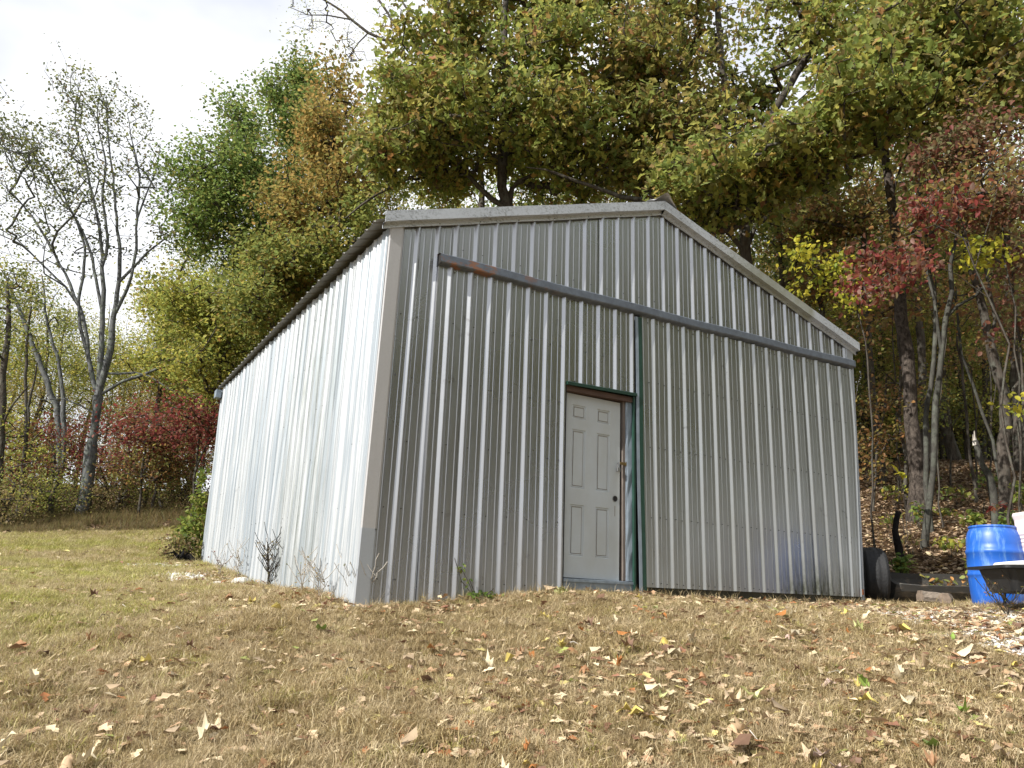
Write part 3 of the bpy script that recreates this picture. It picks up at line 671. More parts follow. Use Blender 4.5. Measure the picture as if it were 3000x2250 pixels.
def leaves_arrays(pos, size, kind, colors, rg, flat=0.7, droop=0.25, normal=None):
    V0, F0_ = TM[kind]; n = len(pos)
    nrm = rg.normal(size=(n, 3)); nrm[:, 2] = np.abs(nrm[:, 2]) * 1.0 + flat
    if normal is not None: nrm = nrm * 0.35 + normal
    nrm /= np.linalg.norm(nrm, axis=1)[:, None]
    d = rg.normal(size=(n, 3)); d[:, 2] -= droop * 1.5; d -= (d * nrm).sum(1)[:, None] * nrm; d /= np.linalg.norm(d, axis=1)[:, None] + 1e-9
    s = np.cross(nrm, d)
    L = size * rg.uniform(.65, 1.25, n)
    V = pos[:, None, :] + L[:, None, None] * (V0[None, :, 0:1] * d[:, None] + V0[None, :, 1:2] * s[:, None] + V0[None, :, 2:3] * nrm[:, None] * rg.uniform(.3, 2.2, n)[:, None, None])
    F = (F0_[None] + (np.arange(n) * len(V0))[:, None, None]).reshape(-1, F0_.shape[1])
    return V.reshape(-1, 3), F, np.repeat(colors, len(V0), axis=0)
PAL = {
 'oak': [((.20, .25, .05), 5), ((.125, .175, .04), 4.5), ((.34, .34, .065), 3.4), ((.44, .37, .075), 1.6), ((.33, .155, .05), 1.2), ((.22, .12, .065), 1), ((.27, .27, .10), 2)],
 'oakr': [((.20, .235, .05), 4), ((.125, .155, .04), 4), ((.34, .32, .07), 3), ((.42, .34, .09), 1.8), ((.31, .145, .05), 1.4), ((.23, .13, .075), 1.4)],
 'green': [((.095, .16, .035), 6), ((.14, .21, .045), 5), ((.22, .27, .06), 3), ((.30, .27, .06), 1.6), ((.25, .15, .05), .5)],
 'olive': [((.145, .19, .045), 4), ((.225, .25, .055), 4), ((.33, .30, .06), 2.4), ((.10, .14, .04), 2), ((.32, .19, .05), .8)],
 'orange': [((.37, .22, .06), 5), ((.29, .21, .06), 4), ((.44, .26, .07), 1.5), ((.22, .21, .05), 4.5), ((.14, .17, .045), 3)],
 'yellow': [((.36, .35, .06), 4), ((.25, .29, .055), 4), ((.50, .43, .075), 2), ((.15, .20, .045), 4), ((.36, .24, .08), 1)],
 'red': [((.17, .034, .032), 5), ((.24, .045, .038), 3.5), ((.10, .03, .027), 3), ((.19, .09, .045), 2.5), ((.13, .12, .045), 2)],
 'rust': [((.25, .12, .05), 3), ((.32, .17, .06), 3), ((.17, .11, .05), 3), ((.17, .19, .05), 4), ((.30, .25, .06), 2)],
 'dogwood': [((.19, .055, .045), 3), ((.23, .09, .055), 2.5), ((.15, .07, .045), 4), ((.21, .16, .08), 3), ((.15, .17, .06), 4)],
 'dogred': [((.21, .038, .032), 4), ((.145, .03, .028), 4), ((.27, .085, .045), 2.5), ((.34, .22, .18), 1.6), ((.14, .08, .045), 2), ((.18, .16, .05), 1.5)],
 'lemon': [((.48, .42, .04), 4), ((.34, .36, .04), 3), ((.18, .24, .035), 1.5)],
 'sparse': [((0.072, 0.094, 0.036), 4), ((0.131, 0.145, 0.043), 4), ((0.217, 0.232, 0.058), 1.5), ((0.145, 0.102, 0.058), 1)],
 'vine': [((.17, .22, .04), 4), ((.25, .28, .05), 3), ((.11, .16, .035), 3), ((.30, .26, .08), 1)],
 'weed': [((0.217, 0.167, 0.072), 4), ((0.174, 0.174, 0.058), 3), ((0.290, 0.210, 0.087), 3), ((0.131, 0.080, 0.051), 2)],
 'litter': [((.33, .235, .15), 4), ((.22, .15, .095), 4), ((.48, .37, .26), 3), ((.13, .09, .06), 3), ((.34, .24, .10), .7), ((.48, .40, .25), 1.2)],
 'lawnleaf': [((.46, .35, .23), 5), ((.60, .50, .33), 3.5), ((.34, .22, .13), 2.5), ((.22, .11, .07), 1.8), ((.52, .45, .18), 1.2), ((.32, .13, .05), .8), ((.24, .27, .08), .35)],
}
def pick(pal, n, rg, clump=None, k=0.0):
    c = np.array([p[0] for p in PAL[pal]]); w = np.array([p[1] for p in PAL[pal]], float); w /= w.sum()
    a = c[rg.choice(len(c), n, p=w)]
    if clump is not None and k > 0:
        cc = c[rg.choice(len(c), clump.max() + 1, p=w)][clump]; a = a * (1 - k) + cc * k
    return a * rg.uniform(.78, 1.22, (n, 1))

# ------------------------------------------------------------------ trees
def catmull(pts, step=0.45):
    P = [np.array(p, float) for p in pts]
    if len(P) < 3:
        n = max(2, int(np.linalg.norm(P[1][:3] - P[0][:3]) / step) + 1); return [P[0] + (P[1] - P[0]) * t for t in np.linspace(0, 1, n)]
    Q = [2*P[0] - P[1]] + P + [2*P[-1] - P[-2]]; out = []
    for i in range(1, len(Q) - 2):
        n = max(1, int(np.linalg.norm(Q[i+1][:3] - Q[i][:3]) / step))
        for t in np.arange(n) / n:
            a, b, c, d = Q[i-1], Q[i], Q[i+1], Q[i+2]
            out.append(.5 * (2*b + (c-a)*t + (2*a - 5*b + 4*c - d)*t*t + (3*b - a - 3*c + d)*t**3))
    out.append(P[-1]); return out
class Skel:
    def __init__(s, rg): s.P = []; s.par = []; s.r = []; s.fixed = []; s.chains = []; s.rg = rg
    def limb(s, pts4, parent=-1, step=.45, jit=.02):
        ids = []; 
        for i, p in enumerate(catmull(pts4, step)):
            q = p[:3] + (s.rg.normal(size=3) * jit if 0 < i else 0)
            s.P.append(q); s.par.append(parent); s.r.append(max(p[3], .004)); s.fixed.append(True); parent = len(s.P) - 1; ids.append(parent)
        s.chains.append(ids); return ids
    def nearest(s, p): return int(np.argmin(np.linalg.norm(np.array(s.P) - p, axis=1)))
    def grow(s, tips, seg=.55, rt=.006, droop=0.0, uppen=1.3, maxlen=6.0):
        base = np.array(s.P); d0 = np.min(np.linalg.norm(tips[:, None] - base[None], axis=2), axis=1); tips = tips[np.argsort(d0)]
        cap = len(base) + 30 * len(tips); A = np.zeros((cap, 3)); A[:len(base)] = base; n = len(base); ends = []
        for tp in tips:
            v = A[:n] - tp; d = np.sqrt((v * v).sum(1)) + uppen * np.maximum(v[:, 2], 0)
            j = int(np.argmin(d)); p0 = A[j]; L = np.linalg.norm(tp - p0)
            if L > maxlen: tp = p0 + (tp - p0) * maxlen / L; L = maxlen
            pj = s.par[j]; dirn = (p0 - A[pj]) if pj >= 0 else np.array([0, 0, 1.]); dirn = dirn / (np.linalg.norm(dirn) + 1e-9)
            c = p0 + dirn * L * .4 + s.rg.normal(size=3) * L * .08
            k = max(1, min(25, int(L / seg + .5))); ids = [j]; par = j
            for t in np.arange(1, k + 1) / k:
                q = (1-t)**2 * p0 + 2*t*(1-t) * c + t*t * tp + (s.rg.normal(size=3) * seg * .06 if t < 1 else 0)
                A[n] = q; s.P.append(q); s.par.append(par); s.r.append(0); s.fixed.append(False); par = n; ids.append(n); n += 1
            s.chains.append(ids); ends.append(par)
        cnt = np.zeros(n); cnt[ends] += 1
        par = np.array(s.par)
        for i in range(n - 1, -1, -1):
            if par[i] >= 0: cnt[par[i]] += cnt[i]
        for i in range(n):
            if not s.fixed[i]: s.r[i] = min(rt * max(cnt[i], 1) ** .5, .085)
        return np.array([s.P[e] for e in ends]), np.array([s.P[s.par[e]] for e in ends])
    def mesh(s, name, mat, rough=.06):
        V = []; Fq = []; b = 0; rg = s.rg
        for ids in s.chains:
            pts = np.array([s.P[i] for i in ids]); rr = np.array([s.r[i] for i in ids])
            if not s.fixed[ids[-1]] and len(ids) > 1: rr[0] = min(rr[0], rr[1] * 1.25)
            if len(pts) < 2: continue
            m = rr.max(); k = 3 if m < .012 else 4 if m < .03 else 6 if m < .09 else 12
            t = np.gradient(pts, axis=0); t /= np.linalg.norm(t, axis=1)[:, None] + 1e-9
            ref = np.array([.83, .31, .22]); a = np.cross(t, ref); a /= np.linalg.norm(a, axis=1)[:, None] + 1e-9; c = np.cross(t, a)
            th = np.arange(k) * 2*np.pi / k
            R = rr[:, None] * (1 + (rg.normal(size=(len(pts), k)) * rough if k > 4 else 0))
            ring = pts[:, None] + R[..., None] * (np.cos(th)[None, :, None] * a[:, None] + np.sin(th)[None, :, None] * c[:, None])
            V.append(ring.reshape(-1, 3)); n = len(pts)
            i = np.arange(n-1)[:, None] * k; j = np.arange(k)[None]; j2 = (j + 1) % k
            Fq.append(np.stack([b+i+j, b+i+j2, b+i+k+j2, b+i+k+j], -1).reshape(-1, 4)); b += n * k
        return np_mesh(name, np.concatenate(V), np.concatenate(Fq), mat, None, True)
def clumpy(n, rg, per=7, sg=.22):
    nc = max(2, n // per); c = rg.normal(size=(nc, 3)); c /= np.linalg.norm(c, axis=1)[:, None]; c *= (rg.uniform(0, 1, nc) ** .42)[:, None]
    return c[rg.integers(0, nc, n)] + rg.normal(size=(n, 3)) * sg * np.array([1, 1, .6])
def blob_points(blobs, rg):
    """blobs: (px, py, u, rpx, rpy, ru, n) in photograph spots and metres"""
    out = []
    for (px_, py_, u, rx, ry, ru, n) in blobs:
        c = sight(px_, py_, u); k = u / FPX; v = clumpy(n, rg, 7, .24)
        fh = np.array([*FH, 0]); rh = np.array([*RH, 0]); uh = np.array([0, 0, 1.])
        out.append(c + v[:, :1] * rx * k * rh + v[:, 1:2] * ru * fh + v[:, 2:] * ry * k * uh)
    return np.concatenate(out)
def S4(pts, u):
    """(px, py, radius in px[, du]) -> world x, y, z, radius"""
    return [(*sight(p[0], p[1], u + (p[3] if len(p) > 3 else 0)), p[2] * u / FPX) for p in pts]
TREES = []
def tree(name, label, u, limbs, blobs, pal, leaf='far', size=.1, per=14, spread=.28, bark='bark', group=None, cat='tree', seed=0, rt=.006, twig=True, clumpk=.35, flat=.7, seg=.55, maxlen=6, extra=None, droop=.25, uppen=1.3, jit=.02, twigs_bark=None):
    rg = np.random.default_rng(seed + 100)
    sk = Skel(rg); first = None
    for lb in limbs:
        w4 = S4(lb, u)
        if first is None:
            x, y, z = w4[0][:3]; gg = g1(x, y)
            if z > gg - .02 or True:            # run the trunk down into the ground below its foot
                w4 = [(x, y, gg - .25, w4[0][3] * 1.18), (x, y, gg + .12, w4[0][3] * 1.12)] + [q for q in w4 if q[2] > gg + .4]
            first = sk.limb(w4, -1, .4, jit); base = (x, y, gg)
        else:
            j = sk.nearest(np.array(w4[0][:3])); sk.limb([(*sk.P[j], w4[0][3])] + w4[1:], j, .4, jit)
    root = empty(name, base); tag(root, label, cat, group)
    leaves = None
    if blobs:
        tips = blob_points(blobs, rg); te, tp = sk.grow(tips, seg, rt, maxlen=maxlen, uppen=uppen)
        n = len(te); idx = np.repeat(np.arange(n), per); t = rg.uniform(0, 1.15, len(idx))[:, None]
        pos = tp[idx] * (1 - t) * .5 + te[idx] * (.5 + .5 * t) + rg.normal(size=(len(idx), 3)) * np.array([spread, spread, spread * .75])
        keep = pos[:, 2] > gz(pos[:, 0], pos[:, 1]) + .1; pos = pos[keep]; idx = idx[keep]
        V, Fl, cl = leaves_arrays(pos, size, leaf, pick(pal, len(pos), rg, idx, clumpk), rg, flat, droop)
        leaves = np_mesh('crown', V, Fl, M['leaf'], cl)
    tm = sk.mesh('trunk', M[bark])
    link('trunk', tm, root)
    if leaves: link('crown', leaves, root)
    if extra: extra(root, sk)
    TREES.append(root); return root
# --- the fan shaped, nearly bare tree standing alone at the left edge of the lawn
def broken(root, sk):
    u = 26.5
    for pts, r in (([(296,1268),(335,1240),(380,1218),(412,1223),(418,1238),(431,1256)], 3.2), ([(290,1305),(310,1304),(328,1297)], 3.4)):
        w = [Vector(sight(x, y, u)) for x, y in pts]; k = len(w)
        MB().tube(w, [r * u / FPX * (1 - .5 * i / k) for i in range(k)], 6).build('broken_branch', M['deadwood'], root, True)
tree('forked_tree', 'tall nearly bare fan shaped tree with blue grey trunk left of the shed', 26.5,
     [[(243,1500,19.55),(250,1440,17.85),(260,1370,17.85),(268,1325,17.85),(275,1275,11.90),(283,1215,11.90),(286,1160,14.45)],
      [(284,1165,7.65),(264,1080,6.80),(256,1000,5.95),(232,900,5.10),(188,800,4.25),(130,690,3.40),(60,590,2.55),(-20,520,1.27)],
      [(286,1150,10.20),(297,1050,8.50),(300,950,7.65),(302,850,6.80),(298,720,5.10),(278,600,4.25),(250,480,3.40),(222,360,2.12),(236,235,1.02)],
      [(288,1160,11.05),(316,1060,10.20),(330,960,9.35),(345,860,6.80),(352,760,5.95),(342,640,4.25),(332,520,3.40),(318,420,2.55),(312,280,1.10)],
      [(333,935,5.95),(372,850,5.10),(396,760,4.25),(402,640,3.82),(408,520,2.98),(392,430,2.12),(372,330,1.10)],
      [(260,1060,5.10),(236,960,5.10),(232,880,4.67),(246,780,4.25),(240,690,3.40),(190,580,2.98),(130,480,2.12),(60,380,1.10)],
      [(348,840,5.10),(385,790,4.25),(430,740,3.40),(480,700,2.55),(530,660,1.19)],
      [(300,905,5.10),(282,820,4.67),(262,730,4.25),(222,640,3.40),(150,540,2.55),(92,430,1.70),(50,350,1.02)],
      [(299,800,5.10),(316,700,4.25),(300,590,3.82),(310,470,2.98),(286,360,2.12),(292,270,1.02)],
      [(242,900,4.25),(190,840,3.40),(120,770,2.98),(50,700,2.12),(-20,660,1.10)],
      [(402,640,3.40),(432,560,2.55),(462,480,2.04),(470,420,1.02)],
      [(318,1160,5.10),(362,1117,5.10),(420,1098,4.67),(470,1078,4.25),(515,1062,3.40),(560,1047,2.55),(600,1015,1.70),(632,985,1.02)],
      [(322,1108,3.82),(345,1094,3.40),(394,1092,2.98),(440,1104,2.55),(510,1148,1.19)],
      [(278,1210,2.55),(240,1190,2.55),(190,1172,1.87),(120,1170,1.02)]],
     [(230,560,26.5,235,270,3.6,520),(130,480,26.5,140,110,3,170),(330,330,26.5,110,100,2.6,150),(440,520,26.5,90,130,2.4,70),(250,300,26.5,60,80,1.6,40),(500,700,26.5,70,60,2,26),(60,650,26.5,80,120,2.5,50)],
     'sparse', 'far', .12, 7, .20, 'bark_blue', rt=.0056, seg=.7, maxlen=4.5, clumpk=.2, extra=broken, seed=1, uppen=2.6, jit=.015)
tree('leaning_tree', 'slim twin stemmed tree leaning left just behind the bare fan shaped tree', 29,
     [[(163,1498,11),(170,1420,10),(175,1370,10),(172,1281,9.5),(163,1190,9),(136,1115,8),(108,1040,7),(80,960,6),(48,880,5),(10,800,3)],
      [(172,1400,6),(188,1330,7),(187,1220,7),(181,1130,6),(168,1040,5),(140,950,4),(130,870,3),(120,800,1.5)]],
     [(60,830,29,110,90,2.5,70),(150,900,29,70,70,2,30)], 'olive', 'far', .12, 9, .3, 'bark_blue', seed=2)
tree('dark_sapling', 'thin dark stemmed young tree at the left edge, left of the leaning twin stemmed tree', 26,
     [[(55,1492,6),(66,1400,6),(72,1300,5.5),(78,1200,5),(74,1100,4.5),(80,1000,4),(90,900,3)],[(70,1330,4),(84,1240,4),(90,1150,3.5),(110,1060,2)]],
     [(50,1330,26,70,60,1.6,40),(70,1230,26,60,50,1.4,26)], 'yellow', 'far', .12, 12, .3, 'bark', seed=3)
tree('roadside_tree', 'dark trunked tree cut by the left edge of the photo', 25,
     [[(-5,1420,11),(2,1300,10),(4,1180,10),(12,1060,9),(28,940,7),(20,840,5)],[(6,1240,4),(40,1180,3),(80,1130,2)]],
     [(0,860,25,110,130,2.2,110),(10,1020,25,80,80,2,50)], 'olive', 'far', .12, 12, .3, 'bark', seed=4)
# --- red leaved understorey trees behind the far corner of the shed
for i, (px_, py_, u, rx, ry, n, lab) in enumerate(((585,1255,24.5,120,62,140,'dark red leaved small tree touching the far left corner of the shed'),
        (430,1270,26,120,55,125,'deep red low tree between the bare fan shaped tree and the shed'),
        (150,1290,31,110,75,110,'dull red leaved small tree behind the leaning twin stemmed tree'),
        (470,1360,26.5,110,60,110,'russet leaved low tree under the deep red foliage left of the shed'))):
    tree('understorey_tree', lab, u, [[(px_-20,1480,4),(px_-14,1400,3.5),(px_,py_+10,3)],[(px_-8,1420,3),(px_+30,py_+20,2)]],
         [(px_,py_,u,rx,ry,2.2,n)], 'red' if i != 3 else 'rust', 'far', .125, 17, .34, 'bark', 'red understorey trees left of the shed', seed=10+i, clumpk=.25)
# --- trees between the fan tree and the shed
for i, (name, lab, u, trunk, blobs, pal, sz, per) in enumerate((
    ('yellow_green_tree', 'yellow green tree rising behind the bare fan shaped tree right of its trunk', 33, [(450,1500,7),(455,1300,7),(470,1100,6),(480,900,4)],
        [(500,950,33,90,110,2.6,90),(450,1080,33,90,60,2.4,60),(560,850,33,60,60,2,40)], 'yellow', .14, 17),
    ('maple_tree', 'broad yellow tree with orange tints behind the long white side wall', 25, [(640,1500,8),(650,1300,8),(640,1100,7),(650,900,5)],
        [(650,960,25,120,110,2.4,190),(600,1090,25,100,60,2.2,110),(560,900,25,70,80,2,70),(760,860,25,90,90,2,80)], 'yellow', .12, 17),
    ('green_maple', 'dark green leafy tree with rounded crown left of the orange tree', 26, [(700,1500,10),(720,1200,10),(770,1000,9),(745,850,7),(700,700,5),(680,560,3)],
        [(600,540,26,80,90,2.4,120),(700,520,26,100,130,2.6,170),(640,680,26,110,110,2.4,170),(780,700,26,110,120,2.4,170),(700,360,26,60,90,1.8,70),(845,830,26,80,90,2,90),(800,560,26,80,110,1.8,80)], 'green', .125, 19),
    ('tall_green_tree', 'tallest dark green tree whose narrow top stands against the white sky', 29, [(880,1500,11),(880,1100,10),(872,800,8),(865,500,6),(862,250,3)],
        [(862,230,29,52,90,1.5,70),(850,380,29,90,110,2.2,140),(800,300,29,55,70,1.6,50),(900,520,29,90,120,2.2,120),(930,300,29,60,120,1.8,60)], 'green', .135, 19),
    ('orange_oak', 'orange brown leaved tree above the left end of the shed roof', 23, [(870,1500,8),(900,1100,8),(940,820,7),(965,650,6),(985,500,4)],
        [(960,420,23,100,80,2,150),(1010,560,23,90,110,2,130),(900,620,23,110,80,2,120),(985,290,23,70,90,1.7,70),(860,820,23,60,60,1.6,50),(1080,450,23,60,130,1.7,60)], 'orange', .115, 17),
    ('hickory_tree', 'green and gold tree directly behind the eave of the long side wall', 22, [(780,1500,9),(800,1250,9),(805,1000,9),(780,900,7),(760,780,5)],
        [(850,760,22,110,90,2,150),(960,720,22,80,80,2,100),(760,920,22,80,70,2,90),(1060,650,22,60,60,1.6,50)], 'olive', .115, 18),
    ('young_ash', 'sparse yellow green tree in the gap between the bare tree and the green maple', 36, [(520,1500,8),(500,1200,7),(490,1000,6),(500,850,4)],
        [(520,720,36,60,110,2,50),(470,880,36,80,80,2,60)], 'yellow', .13, 11),
    )):
    tree(name, lab, u, [trunk], blobs, pal, 'oval' if u < 25 else 'far', sz * 1.12, int(per * 1.6), .34, 'bark', seed=30+i, clumpk=.5, rt=.009)
# --- the big oak right behind the shed
tree('large_oak', 'big green oak with dark trunk behind the left half of the roof', 18.5,
     [[(1490,1450,21),(1488,1100,20),(1486,800,19),(1484,610,18),(1472,545,17),(1470,470,17),(1476,380,15),(1484,260,14),(1478,130,12),(1480,0,10),(1490,-160,7),(1480,-320,3)],
      [(1466,610,10),(1440,585,9.5),(1405,548,9),(1372,508,8.5),(1352,498,8),(1310,496,6.5),(1240,505,6),(1150,545,5),(1060,600,3.5),(1010,640,2)],
      [(1362,503,6),(1350,480,6),(1325,460,5),(1295,435,4),(1240,400,2.5)],
      [(1486,590,11),(1500,550,9),(1520,530,8),(1560,515,6),(1620,508,4),(1680,480,2)],
      [(1478,300,8),(1505,240,7),(1540,150,6),(1590,60,5),(1640,-60,3)],
      [(1480,200,7),(1440,120,6),(1390,40,5),(1330,-60,3)],
      [(1478,420,7),(1400,360,6),(1300,300,5),(1200,260,3.5),(1120,220,2)],
      [(1472,500,6),(1390,430,5),(1280,380,4),(1180,380,2.5)],
      [(1478,340,6),(1560,290,5.5),(1650,240,4.5),(1740,220,3)]],
     [(1300,400,17.5,180,110,2.2,300),(1180,300,17.2,110,110,1.8,130),(1370,250,17.4,130,130,1.8,170),(1240,170,17.5,120,80,1.8,110),(1590,370,17.3,140,110,2.0,200),(1470,430,20.2,120,110,1.6,90),
      (1600,200,17.5,160,130,2.2,220),(1350,80,17.5,110,90,2,110),(1520,40,20.3,190,90,1.6,150),(1130,450,17,90,70,1.6,80),(1700,420,17,120,100,2,140),(1480,-160,18.5,260,130,3,170),(1700,-100,18,200,150,2.5,130),(1640,560,18.5,100,35,1.6,40),(1250,540,19.5,130,50,1.6,50),(1560,500,19.5,120,50,1.6,50),(1100,330,17.5,60,70,1.4,30)],
     'oak', 'oak_lo', .19, 14, .22, 'bark', rt=.008, seed=50, maxlen=5, clumpk=.35, flat=.4)
tree('leaning_oak', 'oak with thick bare limb slanting up right, behind the right half of the roof', 17,
     [[(2185,1450,19),(2186,1000,18),(2184,740,17),(2180,640,16),(2176,565,16),(2200,470,12),(2226,398,12),(2267,325,12),(2312,253,12),(2353,176,12),(2389,90,13),(2438,0,13),(2490,-120,11),(2540,-300,8)],
      [(2178,620,13),(2166,470,13),(2150,350,13),(2127,271,12),(2118,181,12),(2108,104,11),(2100,-20,9),(2090,-180,5)],
      [(2181,720,8),(2210,665,8),(2240,640,7.5),(2265,605,7),(2300,568,6),(2340,530,4)],
      [(2365,178,6),(2400,150,5.5),(2435,130,5),(2475,112,4),(2530,95,3),(2620,60,2)],
      [(2181,720,8),(2100,650,8),(2000,608,8),(1900,592,8),(1820,575,7.5),(1740,545,6),(1680,524,5),(1600,500,3.5),(1540,486,2)],
      [(2230,395,5),(2300,380,4.5),(2400,390,4),(2480,420,2)]],
     [(2200,520,14.8,190,70,2,190),(2050,560,15.4,150,60,1.7,120),(2340,440,14.4,170,90,2,190),(2500,330,14,160,100,2,170),(2560,150,14.5,170,110,2.2,200),(2750,100,14.5,170,130,2.2,200),
      (2850,240,14.5,150,80,2,130),(2300,60,19.3,150,100,1.6,120),(2660,230,14.2,120,80,2,100),(2940,-20,15,150,150,2,110),(2650,-120,16,240,130,2.5,150),(2420,90,16.2,110,110,1.6,70),(2960,230,15.5,110,130,1.8,110),(2800,320,16,150,80,1.8,90),(2200,270,19.3,120,90,1.6,80)],
     'oak', 'oak_lo', .19, 14, .22, 'bark', rt=.008, seed=51, maxlen=5, clumpk=.35, flat=.4)
tree('red_oak', 'green and rust leaved oak with upright trunk standing behind the ridge of the roof', 19,
     [[(2125,1450,16),(2112,1000,15),(2095,720,14),(2070,630,14),(2045,452,13),(2027,316,13),(2008,170,12),(1995,40,10),(1980,-150,6)],
      [(2048,470,10),(1995,398,10),(1963,307,10),(1920,250,10),(1881,203,9.5),(1845,120,9),(1809,45,8),(1770,-60,6)],
      [(2010,190,6),(2040,120,5),(2075,40,4),(2100,-60,2)],[(1965,310,5),(1900,330,4.5),(1830,320,3.5),(1770,330,2)]],
     [(1860,420,17.5,150,100,2,220),(1830,200,17.5,160,120,2.2,220),(1980,280,18,120,150,2,180),(1960,80,18,160,120,2.2,190),(2080,400,17.5,100,110,1.8,110),(1960,500,17,120,70,1.8,130),(1840,-100,18.5,220,130,2.5,140)],
     'oakr', 'oak_lo', .185, 14, .22, 'bark', rt=.008, seed=52, maxlen=5, clumpk=.35, flat=.4)
tree('locust_tree', 'nearly bare branches with tiny leaves against the sky left of the big oak', 21,
     [[(1430,1450,12),(1425,900,11),(1410,560,10),(1390,300,9),(1372,140,8),(1340,80,7.5),(1310,30,7),(1280,-60,5)],
      [(1380,200,6),(1260,150,6),(1180,125,6),(1120,118,5.5),(1080,95,5),(1030,55,4.5),(1000,30,4),(930,-10,3)],
      [(1180,125,5),(1160,80,5),(1135,40,4.5),(1100,-10,4),(1060,-60,2)],
      [(1240,145,5),(1215,60,4.5),(1180,10,4),(1150,-40,3)],
      [(1080,95,3),(1050,125,2.4),(1020,165,1.6),(1000,230,1)],
      [(1030,55,3),(960,45,2.4),(900,40,1.6),(850,20,1)]],
     [(1000,60,21,130,60,1.8,70),(900,20,21,90,40,1.4,34),(1020,160,21,60,80,1.4,40),(1100,60,21,90,60,1.6,40)], 'yellow', 'far', .05, 6, .25, 'bark', rt=.0045, seed=53, uppen=.3, maxlen=3)
